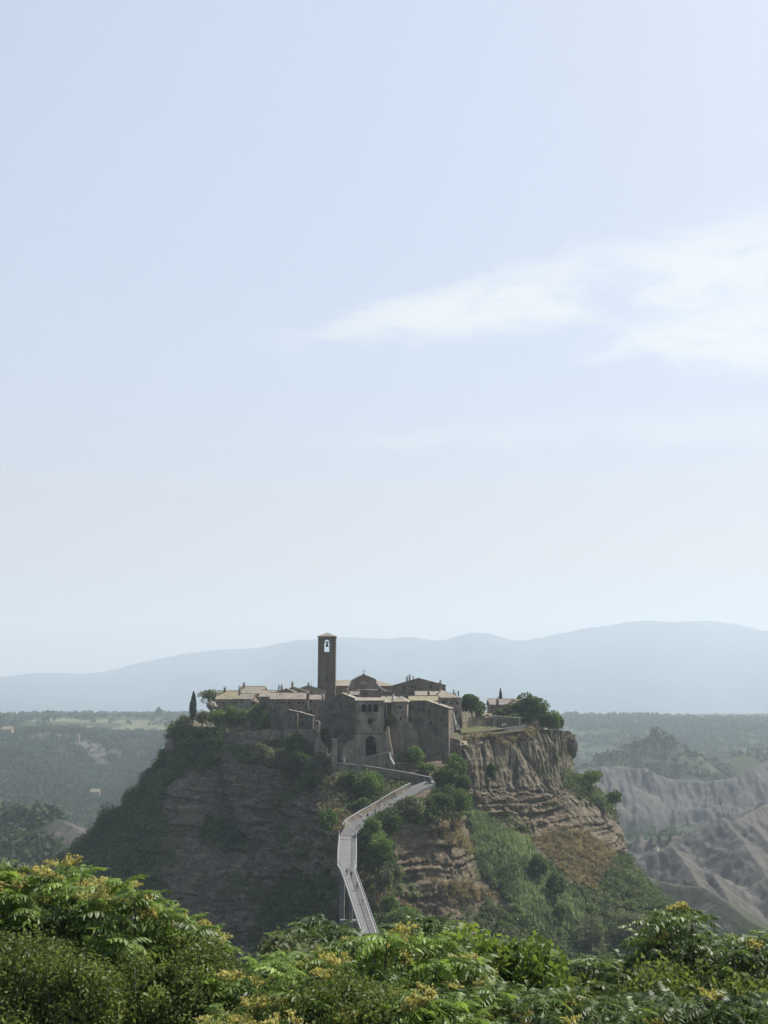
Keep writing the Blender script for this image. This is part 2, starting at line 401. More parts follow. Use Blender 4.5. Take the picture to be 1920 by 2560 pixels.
# ------------------------------------------------------------------ mountains
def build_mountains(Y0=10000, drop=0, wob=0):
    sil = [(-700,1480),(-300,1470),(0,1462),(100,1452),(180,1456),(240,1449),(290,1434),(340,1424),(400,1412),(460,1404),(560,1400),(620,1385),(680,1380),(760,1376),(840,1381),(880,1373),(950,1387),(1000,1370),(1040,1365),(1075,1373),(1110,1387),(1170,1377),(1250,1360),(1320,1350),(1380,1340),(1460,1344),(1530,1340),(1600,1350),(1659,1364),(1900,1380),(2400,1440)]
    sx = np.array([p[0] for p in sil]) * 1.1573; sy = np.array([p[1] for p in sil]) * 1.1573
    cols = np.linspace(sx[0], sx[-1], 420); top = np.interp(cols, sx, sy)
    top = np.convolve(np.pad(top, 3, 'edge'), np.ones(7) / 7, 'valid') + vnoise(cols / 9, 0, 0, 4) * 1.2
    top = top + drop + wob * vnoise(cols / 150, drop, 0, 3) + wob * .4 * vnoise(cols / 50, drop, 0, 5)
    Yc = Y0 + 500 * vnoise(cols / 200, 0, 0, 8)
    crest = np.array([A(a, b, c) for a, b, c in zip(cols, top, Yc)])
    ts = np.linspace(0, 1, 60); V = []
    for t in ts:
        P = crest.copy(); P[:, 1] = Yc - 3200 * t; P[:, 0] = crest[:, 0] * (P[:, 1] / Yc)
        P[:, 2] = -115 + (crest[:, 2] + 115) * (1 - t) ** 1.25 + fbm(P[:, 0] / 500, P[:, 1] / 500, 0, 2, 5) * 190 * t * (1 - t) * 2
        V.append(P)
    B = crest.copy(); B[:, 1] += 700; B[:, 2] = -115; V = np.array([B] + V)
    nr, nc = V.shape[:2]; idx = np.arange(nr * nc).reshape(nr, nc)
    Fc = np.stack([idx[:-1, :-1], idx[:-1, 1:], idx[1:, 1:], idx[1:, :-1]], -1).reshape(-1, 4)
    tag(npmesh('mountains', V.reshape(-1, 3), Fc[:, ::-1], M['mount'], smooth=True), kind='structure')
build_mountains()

# ------------------------------------------------------------------ mesa
MC = [ # columns of control points, rim -> foot
 [(700,1760,560),(700,1850,565),(690,1900,570),(680,1950,575),(660,2000,580),(640,2050,590),(600,2110,600)],
 [(500,1795,520),(480,1860,520),(440,1930,520),(380,2000,520),(330,2050,520),(280,2120,520),(200,2250,520)],
 [(438,1812,450),(430,1868,446),(398,1918,442),(325,2012,438),(272,2062,434),(205,2125,430),(90,2330,420)],
 [(470,1818,404),(478,1922,396),(436,1990,386),(412,2080,374),(398,2190,362),(388,2300,352),(370,2480,340)],
 [(555,1822,388),(560,1912,374),(550,1985,368),(540,2075,358),(532,2190,348),(530,2320,338),(530,2500,325)],
 [(680,1830,372),(680,1915,360),(678,1985,354),(672,2075,346),(670,2190,338),(668,2320,328),(665,2500,315)],
 [(775,1868,354),(775,1925,342),(772,1985,333),(770,2075,322),(768,2190,314),(765,2320,302),(760,2500,288)],
 [(828,1912,334),(830,1932,328),(832,1985,317),(838,2070,302),(846,2110,293.5),(838,2290,284),(820,2500,268)],
 [(905,1912,333),(905,1948,327),(905,1995,316),(897,2050,303.5),(912,2075,293),(912,2290,282),(925,2480,262)],
 [(985,1918,333),(985,1952,327),(985,1975,320),(985,1996,313.5),(985,2036,302),(1000,2200,297),(1015,2460,285)],
 [(1062,1905,338),(1068,1955,328),(1072,1962,325),(1075,1970,321),(1085,2010,312),(1105,2190,305),(1125,2450,292)],
 [(1140,1850,350),(1138,1935,345),(1140,1985,342),(1150,2035,337),(1165,2110,325),(1195,2250,312),(1230,2460,292)],
 [(1230,1837,361),(1230,1945,355),(1232,2015,350),(1240,2068,346),(1265,2150,331),(1300,2290,313),(1340,2480,292)],
 [(1335,1824,376),(1335,1945,368),(1335,2020,361),(1345,2098,354),(1370,2180,340),(1410,2320,322),(1450,2500,302)],
 [(1398,1826,388),(1400,1940,381),(1420,2025,376),(1445,2100,368),(1470,2185,352),(1520,2320,334),(1570,2500,312)],
 [(1424,1828,412),(1416,1922,406),(1500,1998,400),(1548,2105,393),(1562,2165,382),(1645,2255,362),(1770,2420,342)],
 [(1400,1830,490),(1405,1915,490),(1470,2000,490),(1500,2080,490),(1520,2130,490),(1560,2200,490),(1640,2320,490)],
 [(1150,1770,560),(1150,1850,565),(1160,1900,570),(1165,1950,575),(1170,2000,580),(1180,2050,590),(1190,2110,600)],
]
MP = np.array([[A(*p) for p in c] for c in MC])           # (cols, rows, 3)
foot = MP[:, -1].copy(); ctr = np.array([-5, 430, 0.])
d = foot - ctr; d[:, 2] = 0; d /= np.linalg.norm(d, axis=1)[:, None]
foot2 = foot + d * 45; foot2[:, 2] = foot[:, 2] - 60
MP = np.concatenate([MP, foot2[:, None]], 1)
def catmull(P, t, cyc):
    n = len(P); i = np.floor(t).astype(int); f = (t - i)
    f = f.reshape((-1,) + (1,) * (P.ndim - 1))
    g = lambda k: P[(i + k) % n] if cyc else P[np.clip(i + k, 0, n - 1)]
    a, b, c, e = g(-1), g(0), g(1), g(2); tau = .38
    m1, m2 = tau * (c - a), tau * (e - b)
    return (2*f**3 - 3*f**2 + 1) * b + (f**3 - 2*f**2 + f) * m1 + (-2*f**3 + 3*f**2) * c + (f**3 - f**2) * m2
def inpoly(px, py, poly):
    r = np.zeros(px.shape, bool); n = len(poly)
    for i in range(n):
        x1, y1 = poly[i]; x2, y2 = poly[(i + 1) % n]
        if y1 == y2: continue
        c = ((py > y1) != (py > y2)) & (px < (x2 - x1) * (py - y1) / (y2 - y1) + x1)
        r ^= c
    return r
def softpoly(px, py, poly, P, amp=14, s=3):
    n1 = fbm(P[..., 0] / 7, P[..., 1] / 7, P[..., 2] / 7, s, 3) * amp; n2 = fbm(P[..., 0] / 7, P[..., 1] / 7, P[..., 2] / 7, s + 7, 3) * amp
    return inpoly(px + n1, py + n2, poly).astype(float)
G_REED = [(1162,2028),(1215,2052),(1300,2092),(1345,2140),(1400,2195),(1450,2275),(1440,2330),(1370,2335),(1290,2280),(1225,2215),(1185,2130)]
G_DRY = [[(1320,2092),(1400,2070),(1470,2082),(1535,2125),(1525,2180),(1490,2230),(1430,2200),(1360,2140)],
         [(800,1940),(855,1950),(868,2040),(850,2075),(815,2040),(800,1990)],
         [(1082,2045),(1140,2045),(1180,2110),(1170,2130),(1100,2095)],
         [(930,1990),(1010,1965),(1020,1985),(950,2010)],
         [(1160,1846),(1345,1826),(1340,1842),(1165,1860)],
         [(1080,2200),(1160,2205),(1230,2240),(1220,2265),(1110,2240)],
         [(905,2190),(960,2210),(1010,2260),(1090,2310),(1130,2350),(1080,2350),(980,2290),(910,2240)]]
G_DARK = [[(150,1780),(480,1790),(560,1820),(565,1850),(552,1915),(480,1930),(420,1945),(405,2060),(395,2160),(380,2260),(300,2420),(0,2450)],
          [(560,1880),(620,1870),(700,1850),(800,1860),(835,1905),(825,1960),(760,1985),(700,1925),(600,1905)],
          [(700,2200),(830,2180),(850,2330),(760,2450),(620,2430),(620,2330)],
          [(1210,2250),(1300,2290),(1370,2340),(1445,2335),(1455,2280),(1410,2200),(1490,2225),(1530,2150),(1570,2150),(1800,2440),(1500,2560),(1230,2480),(1180,2330)],
          [(900,2070),(980,2035),(1095,1975),(1130,1990),(1160,2040),(1110,2050),(1060,2070),(1000,2065),(985,2140),(1000,2230),(940,2230),(900,2130)],
          [(840,1940),(1040,1950),(1000,1975),(920,2020),(868,2060),(845,2010)],
          [(890,2260),(1000,2300),(1150,2380),(1300,2480),(1100,2520),(880,2500)],
          [(1400,1930),(1500,1975),(1555,2030),(1560,2060),(1500,2020),(1450,2000),(1405,1960)],
          [(520,2030),(600,2060),(640,2130),(560,2140),(500,2110)]]
PL = [(850, 2088, 292.5), (858, 2072, 296), (872, 2060, 299), (900, 2040, 304), (940, 2016, 309), (985, 1990, 314), (1025, 1967, 319), (1062, 1953, 322)]
PR = [(889, 2090, 291.5), (903, 2076, 294), (925, 2060, 297.5), (950, 2043, 301), (985, 2024, 306), (1025, 2003, 311), (1062, 1984, 315), (1086, 1968, 318)]
def resamp(pts, n):
    P = np.array([tuple(at(*p)) for p in pts]); s = np.concatenate([[0], np.cumsum(np.linalg.norm(np.diff(P, axis=0), axis=1))]); t = np.linspace(0, s[-1], n)
    return [Vector([np.interp(q, s, P[:, k]) for k in range(3)]) for q in t]
CLEAR = []
for a_, b_ in zip(resamp(PL, 40), resamp(PR, 40)):
    c_ = (a_ + b_) / 2; CLEAR.append((c_.x, c_.y, a_.z, max(1.6, math.hypot(a_.x - b_.x, a_.y - b_.y) / 2)))
for a_, b_ in zip(resamp([(850, 2089, 292), (847, 2125, 277), (846.5, 2163, 264), (909, 2337, 219)], 30), resamp([(889, 2091, 291), (889, 2127, 276.5), (888.5, 2163, 264), (939.5, 2337, 219)], 30)):
    c_ = (a_ + b_) / 2; CLEAR.append((c_.x, c_.y, a_.z - 1.5, 2.6))
def build_mesa():
    segs = [(0, 3, 90), (2, 0, 0)]
    n = len(MP)
    dens = [25, 50, 110, 100, 150, 120, 80, 90, 110, 110, 110, 120, 130, 100, 90, 50, 30, 30]
    ts = np.concatenate([i + np.arange(k) / k for i, k in enumerate(dens)])
    rows = MP.shape[1]; rt = np.concatenate([i + np.arange(k) / k for i, k in enumerate([46, 40, 46, 46, 46, 40, 14])] + [[rows - 1]])
    P = catmull(MP, ts, True)                                    # (C, rows, 3)
    P = catmull(P.transpose(1, 0, 2), np.minimum(rt, rows - 1 - 1e-6), False)   # (R, C, 3)
    # normals
    du = np.roll(P, -1, 1) - np.roll(P, 1, 1); dv = np.gradient(P, axis=0)
    Nn = np.cross(dv, du); Nn /= np.linalg.norm(Nn, axis=2)[..., None] + 1e-9
    cen = np.array([-5, 430, -60.])
    sgn = np.sign((Nn * (P - cen)).sum(-1)); Nn *= np.where(sgn == 0, 1, sgn)[..., None]
    hz = Nn.copy(); hz[..., 2] *= .25; hz /= np.linalg.norm(hz, axis=2)[..., None] + 1e-9
    px, py = proj(P)
    steep = sstep(.75, .35, np.abs(Nn[..., 2]))
    X, Y, Z = P[..., 0], P[..., 1], P[..., 2]
    big = fbm(X / 26, Y / 26, Z / 26, 1, 4) * 6.0
    warp = fbm(X / 26, Y / 26, Z / 12, 6, 4) * 6
    zz = Z + warp + X * .02
    rt_ = sstep(1120, 1180, px); zz = np.where(px > 1120, Z + warp * .3 - X * .02, zz)
    led = (np.abs(((zz / 3.1) % 1) - .5) * 2) ** 1.5 * .8 + vnoise(0, 0, zz * 1.4, 13) * 1.0 + vnoise(0, 0, zz / 2.3, 14) * 1.1 + vnoise(0, 0, zz * 3.1, 15) * .5
    brk = .55 + .9 * sstep(-.25, .3, fbm(X / 9, Y / 9, Z / 5, 44, 4)); led = led * brk * np.where(px > 1120, .6, .95) + (1 - np.abs(vnoise(X / 2.6, Y / 2.6, Z / 14, 19))) * .6 - np.exp(-(vnoise(X / 4, Y / 4, Z / 25, 20) / .07) ** 2) * .9
    flu = np.round(vnoise(X / 7, Y / 7, Z / 500, 17) * 3) * .55 + vnoise(X / 2.2, Y / 2.2, Z / 60, 18) * .5 - np.exp(-(vnoise(X / 6, Y / 6, Z / 90, 20) / .06) ** 2) * 2.2 + vnoise(X / 14, Y / 14, Z / 400, 16) * 1.3
    warm = (sstep(1100, 1150, px) * sstep(2010, 1960, py + fbm(X / 6, Y / 6, 0, 2, 3) * 20)) * (py < 2030)
    warm = np.maximum(warm, sstep(1400, 1420, px) * (py < 2060) * .6)
    fine = fbm(X / 2.6, Y / 2.6, Z / (1.8 + 7 * warm), 25, 4) * 1.7
    disp = big * (.45 - .3 * warm) + (led * (1 - warm * .85) + flu * warm + fine) * (.25 + .75 * steep)
    # deep cleft in the left face
    cl = np.exp(-(((px - 545 + (py - 1990) * .03) / (5 + 14 * sstep(1930, 2030, py) * sstep(2110, 2050, py))) ** 2)) * sstep(1900, 1940, py) * sstep(2140, 2050, py)
    disp -= cl * 6
    # hollow (slumped alcove) in the left face
    al = np.exp(-(((px - 570) / 75) ** 2 + ((py - 2110) / 60) ** 2)); disp -= al * 7
    path = np.exp(-((px - 960) / 110) ** 4) * sstep(1890, 1900, py) * sstep(2160, 2110, py)
    path = np.maximum(path, np.exp(-((px - 862) / 30) ** 4) * sstep(2400, 2330, py) * (py > 1900))
    disp *= (1 - .93 * path)
    disp *= sstep(0, 3, np.arange(P.shape[0]))[:, None] * .9 + .1
    V = P + hz * disp[..., None]
    for (cx, cy, cz, hw) in CLEAR:
        dd = np.hypot(V[..., 0] - cx, V[..., 1] - cy); k = sstep(hw + 1.0, hw, dd) * (V[..., 2] > cz - 1.1) * (V[..., 2] < cz + 9)
        V[..., 2] = V[..., 2] * (1 - k) + (cz - 1.1) * k
    px, py = proj(V); front = (Y < 470)
    dark = np.zeros(px.shape)
    for q, g in enumerate(G_DARK): dark = np.maximum(dark, softpoly(px, py, g, V, 26, 40 + q) * front)
    reed = softpoly(px, py, G_REED, V, 20, 60) * front
    dry = np.zeros(px.shape)
    for q, g in enumerate(G_DRY): dry = np.maximum(dry, softpoly(px, py, g, V, 38, 70 + q) * front)
    dry *= (1 - reed); dark *= (1 - reed)
    rnd = sstep(.12, .3, fbm(X / 8, Y / 8, Z / 5, 90, 4)) * .7
    back = (1 - front) * .8
    veg = np.clip(np.maximum.reduce([dark, reed, rnd, back]), 0, 1)
    nr, nc = px.shape; idx = np.arange(nr * nc).reshape(nr, nc); nx = np.roll(idx, -1, 1)
    Fc = np.stack([idx[:-1], nx[:-1], nx[1:], idx[1:]], -1).reshape(-1, 4)
    allV = V.reshape(-1, 3); at_ = {'veg': veg.ravel(), 'dry': dry.ravel(), 'warm': warm.ravel()}
    # the top: rings from the rim to the middle
    rim = V[0]; c = np.array([-8, 440, -8.]); rings = []
    for k in (.06, .14, .3, .5, .7, .9, 1):
        q = rim * (1 - k) + c * k
        tgt = -10.6 + 3.0 * sstep(.2, 1, k)
        w = sstep(0, .16, k)
        q[:, 2] = rim[:, 2] * (1 - w) + np.maximum(rim[:, 2], tgt) * w if k < .3 else tgt
        if k < .16: q[:, 2] = rim[:, 2] * (1 - .5 * w) + tgt * .5 * w
        rings.append(q)
    tv = np.array(rings).reshape(-1, 3); b = len(allV); prev = idx[0]
    Fs = [Fc]
    for k in range(len(rings)):
        cur = b + k * nc + np.arange(nc)
        Fs.append(np.stack([prev, cur, np.roll(cur, -1), np.roll(prev, -1)], -1)); prev = cur
    allV = np.concatenate([allV, tv]); m = len(tv)
    at_ = {'veg': np.concatenate([at_['veg'], np.full(m, .6)]), 'dry': np.concatenate([at_['dry'], np.full(m, .35)]), 'warm': np.concatenate([at_['warm'], np.zeros(m)])}
    tag(npmesh('mesa_cliff', allV, np.concatenate(Fs), M['cliff'], attrs=at_), kind='structure')
    # face area per vertex for scattering
    a = np.linalg.norm(np.cross(np.roll(V, -1, 1) - V, np.gradient(V, axis=0)), axis=2)
    return V, Nn, a, dark, reed, dry, rnd, px, py, steep, front
MV, MN, MAr, m_dark, m_reed, m_dry, m_rnd, mpx, mpy, msteep, mfront = build_mesa()

# ------------------------------------------------------------------ leaves
def quads(C, size, up=None, aspect=1.0, flat=.0):
    """one small leaf face per centre"""
    n = len(C); size = np.broadcast_to(np.asarray(size, float), (n,))
    a = RNG.normal(size=(n, 3)); a /= np.linalg.norm(a, axis=1)[:, None]
    if up is not None: a = a * (1 - flat) + np.asarray(up) * flat; a /= np.linalg.norm(a, axis=1)[:, None] + 1e-9
    b = RNG.normal(size=(n, 3)); b = np.cross(a, b); b /= np.linalg.norm(b, axis=1)[:, None] + 1e-9
    c = np.cross(a, b)
    h = (size / 2)[:, None]
    V = np.stack([C - b * h * aspect, C + c * h, C + b * h * aspect, C - c * h], 1).reshape(-1, 3)
    return V, np.arange(4 * n).reshape(n, 4)
def blades(C, h, w, lean=.35):
    n = len(C); d = RNG.normal(size=(n, 3)) * lean; d[:, 2] = 1; d /= np.linalg.norm(d, axis=1)[:, None]
    s = RNG.normal(size=(n, 3)); s[:, 2] = 0; s /= np.linalg.norm(s, axis=1)[:, None]
    hh = (h * RNG.uniform(.5, 1.2, n))[:, None]; ww = (w * RNG.uniform(.6, 1.3, n))[:, None]
    V = np.stack([C - s * ww / 2, C + s * ww / 2, C + d * hh * .6 + s * ww * .45, C + d * hh], 1).reshape(-1, 3)
    return V, np.arange(4 * n).reshape(n, 4)
def crown_pts(c, rx, ry, rz, n, lobes=14, lr=.42, shell=.55):
    n = int(n * 1.7); lobes += 6
    c = np.asarray(c, float)
    d = RNG.normal(size=(lobes, 3)); d /= np.linalg.norm(d, axis=1)[:, None]
    d[:, 2] = np.where(d[:, 2] < -.7, -d[:, 2] * .5, d[:, 2])
    lc = d * RNG.uniform(.35, .78, (lobes, 1)); r = lr * RNG.uniform(.75, 1.2, lobes)
    k = RNG.integers(0, lobes, n)
    q = RNG.normal(size=(n, 3)); q /= np.linalg.norm(q, axis=1)[:, None]
    rad = r[k] * (shell + (1 - shell) * RNG.uniform(0, 1, n) ** .5) * RNG.uniform(.85, 1.12, n)
    p = lc[k] + q * rad[:, None]
    t = np.clip(.5 + .3 * RNG.normal(size=n) * .6 + .25 * (RNG.uniform(-1, 1, lobes)[k]), 0, 1)
    return c + p * np.array([rx, ry, rz]), t
def trunk_mb(base, top, r, limbs=5, spread=1.5):
    mb = MB(); base, top = Vector(base), Vector(top); mid = base.lerp(top, .5) + Vector((random.uniform(-.1, .1), 0, 0)) * (top - base).length
    mb.tube([base, mid, top], [r, r * .75, r * .35], 7)
    for i in range(limbs):
        a = 2 * math.pi * i / limbs + random.random(); s = base.lerp(top, random.uniform(.35, .8))
        e = top + Vector((math.cos(a) * spread, math.sin(a) * spread, random.uniform(-.2, .5) * spread))
        mb.tube([s, s.lerp(e, .5) + Vector((0, 0, spread * .12)), e], [r * .45, r * .3, r * .12], 5)
    return mb
def tree(name, label, px, yt, yb, wpx, Y, mat, leaves=900, size=.5, cat='tree', group=None, trunk=.25, lobes=14, lr=.42, ry=None, part='crown', bark='bark'):
    T = at(px, yt, Y); B = at(px, yb, Y); H = T.z - B.z; w = wpx / F * Y * 1.02
    trunk *= .5; cz = B.z + H * (trunk + (1 - trunk) / 2); rz = H * (1 - trunk) / 2
    o = empty(name, (B.x, Y, B.z), label, cat, group)
    C, t = crown_pts((B.x, Y, cz), w / 2, (ry or w / 2), rz, leaves, lobes, lr)
    V, Fc = quads(C, size * RNG.uniform(.6, 1.3, len(C)), None, 1.2)
    npmesh(part, V, Fc, mat, o, tint=np.repeat(t, 4))
    trunk_mb((B.x, Y, B.z - 1.5), (B.x, Y, cz + rz * .2), max(.12, w * .035), 5, w * .25).build('trunk', M[bark], o)
    return o
def cypress(label, px, yt, yb, wpx, Y, group=None):
    T = at(px, yt, Y); B = at(px, yb, Y); H = T.z - B.z; w = wpx / F * Y
    o = empty('cypress_tree', (B.x, Y, B.z), label, 'cypress', group)
    n = 1500; u = RNG.uniform(0, 1, n); prof = np.interp(u, [0, .05, .3, .6, .85, 1], [.35, .8, 1, .85, .45, .05])
    a = RNG.uniform(0, 2 * np.pi, n); r = w / 2 * prof * RNG.uniform(.6, 1.05, n) * (1 + .12 * np.sin(a * 3 + u * 9))
    C = np.stack([B.x + r * np.cos(a), Y + r * np.sin(a), B.z + H * u], -1)
    V, Fc = blades(C, .55 * H / 8, .3 * H / 8, .15)
    npmesh('crown', V, Fc, M['cypress'], o, tint=np.repeat(RNG.uniform(0, 1, n), 4))
    mb = MB(); mb.tube([(B.x, Y, B.z - 1), (B.x, Y, B.z + H * .4)], [w * .12, w * .05], 7); mb.build('trunk', M['bark'], o)

# ------------------------------------------------------------------ scattered ground cover on the mesa
def pick(mask, n, extra=None):
    w = (mask * MAr).ravel(); 
    if w.sum() <= 0: return np.zeros((0, 3)), np.zeros((0, 3))
    k = RNG.choice(len(w), n, p=w / w.sum())
    return MV.reshape(-1, 3)[k] + RNG.normal(size=(n, 3)) * .25, MN.reshape(-1, 3)[k]
def clumps(P, Nv, r, per, size, squash=.8):
    n = len(P); rr = (r * RNG.uniform(.5, 1.3, n) * np.where(RNG.uniform(0, 1, n) < .12, 1.9, 1))
    q = RNG.normal(size=(n, per, 3)); q /= np.linalg.norm(q, axis=2)[..., None]
    q *= RNG.uniform(.55, 1.05, (n, per, 1)); q[..., 2] = np.abs(q[..., 2]) * squash
    C = P[:, None] + q * rr[:, None, None] + Nv[:, None] * .2 * rr[:, None, None]
    t = np.clip(RNG.uniform(0, 1, (n, 1)) * .7 + RNG.uniform(0, .4, (n, per)), 0, 1)
    V, Fc = quads(C.reshape(-1, 3), size * RNG.uniform(.6, 1.3, n * per), (0, 0, 1), 1.2, .15)
    return V, Fc, np.repeat(t.ravel(), 4)
def stuff(name, V, Fc, mat, t, label, cat): return tag(npmesh(name, V, Fc, mat, tint=t), label, cat, kind='stuff')
vis = mfront * (mpy < 2500)
P_, N_ = pick(m_dark * vis, 7500); V, Fc, t = clumps(P_, N_, 1.45, 34, .55)
stuff('undergrowth', V, Fc, M['bank'], t, 'dark green scrub growing over the flanks of the rock', 'undergrowth')
P_, N_ = pick(m_dark * vis * (mpx > 850), 2600); V, Fc, t = clumps(P_, N_, 1.2, 30, .5)
stuff('scrub', V, Fc, M['olive'], t, 'grey green scrub on the lower right slope', 'scrub')
P_, N_ = pick(m_rnd * vis * (1 - m_dark) * (1 - m_reed), 900); V, Fc, t = clumps(P_, N_, .6, 16, .4)
stuff('cliff_plants', V, Fc, M['shrub'], t * .7, 'small green plants rooted in the cliff face', 'plants')
P_, N_ = pick(m_reed * vis, 1500); P_ = np.repeat(P_, 46, 0); _g = np.repeat(RNG.uniform(-.35, .35, 1500), 46)
P_ = P_ + RNG.normal(size=P_.shape) * np.array([.6, .6, .35]) + np.array([0, 0, .3]); V, Fc = blades(P_, 1.5, .42, .6)
stuff('reeds', V, Fc, M['reed'], np.repeat(np.clip(.5 + _g + fbm(P_[:, 0] / 9, P_[:, 1] / 9, P_[:, 2] / 9, 3, 3) * .9 + RNG.uniform(-.2, .2, len(P_)), 0, 1), 4), 'bright green reeds covering the slope below the right cliff', 'reeds')
P_, N_ = pick(m_dry * vis, 1300); P_ = np.repeat(P_, 34, 0); _g = np.repeat(RNG.uniform(-.4, .4, 1300), 34)
P_ = P_ + RNG.normal(size=P_.shape) * np.array([.55, .55, .3]) + np.array([0, 0, .2]); V, Fc = blades(P_, 1.0, .34, .8)
stuff('dry_grass', V, Fc, M['dry'], np.repeat(np.clip(.5 + _g + RNG.uniform(-.2, .2, len(P_)), 0, 1), 4), 'straw brown dry grass on the slopes of the rock', 'dry grass')

# the saddle under the bridge
def saddle():
    n = 5200; X = RNG.uniform(-45, 75, n); Y = RNG.uniform(95, 292, n); Z, _ = ground(X, Y)
    k = (fbm(X / 9, Y / 9, 0, 71, 3) > -.12) & (np.hypot(X + 9, (Y - 268) / 3) > 4.5); P = np.stack([X, Y, Z], -1)[k]
    V, Fc, t = clumps(P, np.tile([0, 0, 1.], (len(P), 1)), .75, 20, .42)
    stuff('meadow_scrub', V, Fc, M['shrub'], t * .75, 'low green scrub covering the saddle under the bridge', 'scrub')
saddle()
# ------------------------------------------------------------------ far forest
def build_forest():
    def sample(n, pxr, rr, cond):
        px = RNG.uniform(*pxr, n); r = np.sqrt(RNG.uniform(rr[0]**2, rr[1]**2, n))
        az = np.arctan((px - 960) / F); X, Y = r * np.sin(az), r * np.cos(az); Z, b = ground(X, Y)
        n1 = fbm(X / 90, Y / 90, 0, 31, 4)
        qx, qy = proj(np.stack([X, Y, Z], -1))
        kn = np.exp(-(((qx - 190) / 80) ** 2 + ((qy - 2090) / 48) ** 2)) * (r > 550) * (r < 900)
        k = cond(X, Y, Z, b, n1, px, r) & (RNG.uniform(0, 1, n) > kn * 1.6)
        return np.stack([X, Y, Z], -1)[k], r[k]
    def make(name, P, r, rad, per, size, label):
        n = len(P); R0 = rad * RNG.uniform(.6, 1.35, n)
        q = RNG.normal(size=(n, per, 3)); q /= np.linalg.norm(q, axis=2)[..., None]; q[..., 2] = np.abs(q[..., 2]) * 1.1 + .2
        q *= RNG.uniform(.75, 1.05, (n, per, 1))
        C = (P[:, None] + q * R0[:, None, None]).reshape(-1, 3)
        t = np.clip(RNG.uniform(0, .6, (n, 1)) + .35 * fbm(P[:, 0] / 60, P[:, 1] / 60, 0, 8, 3)[:, None] + .15 + RNG.uniform(0, .2, (n, per)), 0, 1)
        V, Fc = quads(C, size * RNG.uniform(.6, 1.3, n * per), (0.3, -.3, .9), 1.2, .45)
        stuff(name, V, Fc, M['forest'], np.repeat(t.ravel(), 4), label, 'forest')
    P1, r1 = sample(15000, (-250, 620), (560, 2080), lambda X, Y, Z, b, n1, px, r: (b < .9) & (n1 > -.45) & (RNG.uniform(0, 1, len(X)) > scar(X, Y, r) * .8))
    make('forest', P1, r1, 6.0, 26, 2.8, 'hazy blue green woodland covering the valley side left of the rock')
    P2, r2 = sample(9000, (1380, 2150), (480, 3000), lambda X, Y, Z, b, n1, px, r: (((b < .3) & (n1 > -.3)) | (RNG.uniform(0, 1, len(X)) < .012)))
    make('woodland', P2, r2, 5.0, 18, 3.2, 'hazy blue green woodland beyond the badlands at the right')
    P3, r3 = sample(3400, (-250, 2150), (2080, 3300), lambda X, Y, Z, b, n1, px, r: (vnoise(X / 140, Y / 70, 0, 77) > .05) | (r > 3050))
    make('treeline', P3, r3, 8.5, 22, 5, 'dark hedgerows and trees along the top of the far plateau')
build_forest()
# ------------------------------------------------------------------ buildings
def solve_t(P0, D, px, z):
    k = (px - 960) / F
    return (k * (P0.y * CT + z * ST) - P0.x) / (D.x - k * D.y * CT)
def arch_panel(mb, O, U, W, w, z0, z1, ops, depth):
    """wall panel of thickness depth with round-headed openings (u0,u1,zb,zt)"""
    O, U, W = Vector(O), Vector(U), Vector(W)
    def P(u, z, k): return O + U * u + W * (depth * k) + Vector((0, 0, z - O.z))
    def quad(u0, za, zb_, u1, zc, zd):   # (u0: za..zb_) (u1: zc..zd) prism slice
        mb.poly([P(u0, za, 0), P(u1, zc, 0), P(u1, zd, 0), P(u0, zb_, 0), P(u0, za, 1), P(u1, zc, 1), P(u1, zd, 1), P(u0, zb_, 1)],
                [(0, 1, 2, 3), (7, 6, 5, 4), (0, 4, 5, 1), (3, 2, 6, 7)])
    def cheek(u, za, zb_): mb.poly([P(u, za, 0), P(u, zb_, 0), P(u, zb_, 1), P(u, za, 1)], [(0, 1, 2, 3)])
    u = 0; cheek(0, z0, z1)
    for (a, b, zb, zt) in ops:
        quad(u, z0, z1, a, z0, z1)
        if zb > z0 + .01: quad(a, z0, zb, b, z0, zb)
        r = (b - a) / 2; zs = zt - r; cheek(a, zb, zs); cheek(b, zb, zs)
        n = 8; pts = [(a + r - r * math.cos(math.pi * i / n), zs + r * math.sin(math.pi * i / n)) for i in range(n + 1)]
        for (ua, za), (ub, zb2) in zip(pts[:-1], pts[1:]): quad(ua, za, z1, ub, zb2, z1)
        u = b
    quad(u, z0, z1, w, z0, z1); cheek(w, z0, z1)
def add_window(o, P0, D, Nn, px, py, wpx, hpx, Y, shutter=False, mat='dark', fr='stone_l', name='window'):
    """P0 + D*t is the wall line in plan, Nn its outward normal"""
    z = zof(py, Y); 
    for _ in range(3):
        t = solve_t(P0, D, px, z); q = P0 + D * t; z = at(px, py, q.y).z
    c = Vector((q.x, q.y, z)); s = q.y / F; w = max(.5, wpx * s / max(.25, abs(D.x))) if abs(D.x) > .5 else wpx * s * 3; h = hpx * s
    rot = math.atan2(D.y, D.x)
    mb = MB(); mb.box(c + Nn * .01, w, .12, h, rot); f = mb.build(name, M[mat], o)
    mb = MB()
    mb.box(c + Nn * .05 + Vector((0, 0, h / 2 + .09)), w + .34, .2, .18, rot); mb.box(c + Nn * .06 + Vector((0, 0, -h / 2 - .07)), w + .44, .26, .14, rot)
    for k in (-1, 1): mb.box(c + Nn * .045 + D * (k * (w / 2 + .08)), .16, .18, h - .01, rot)
    mb.build('frame', M[fr], f)
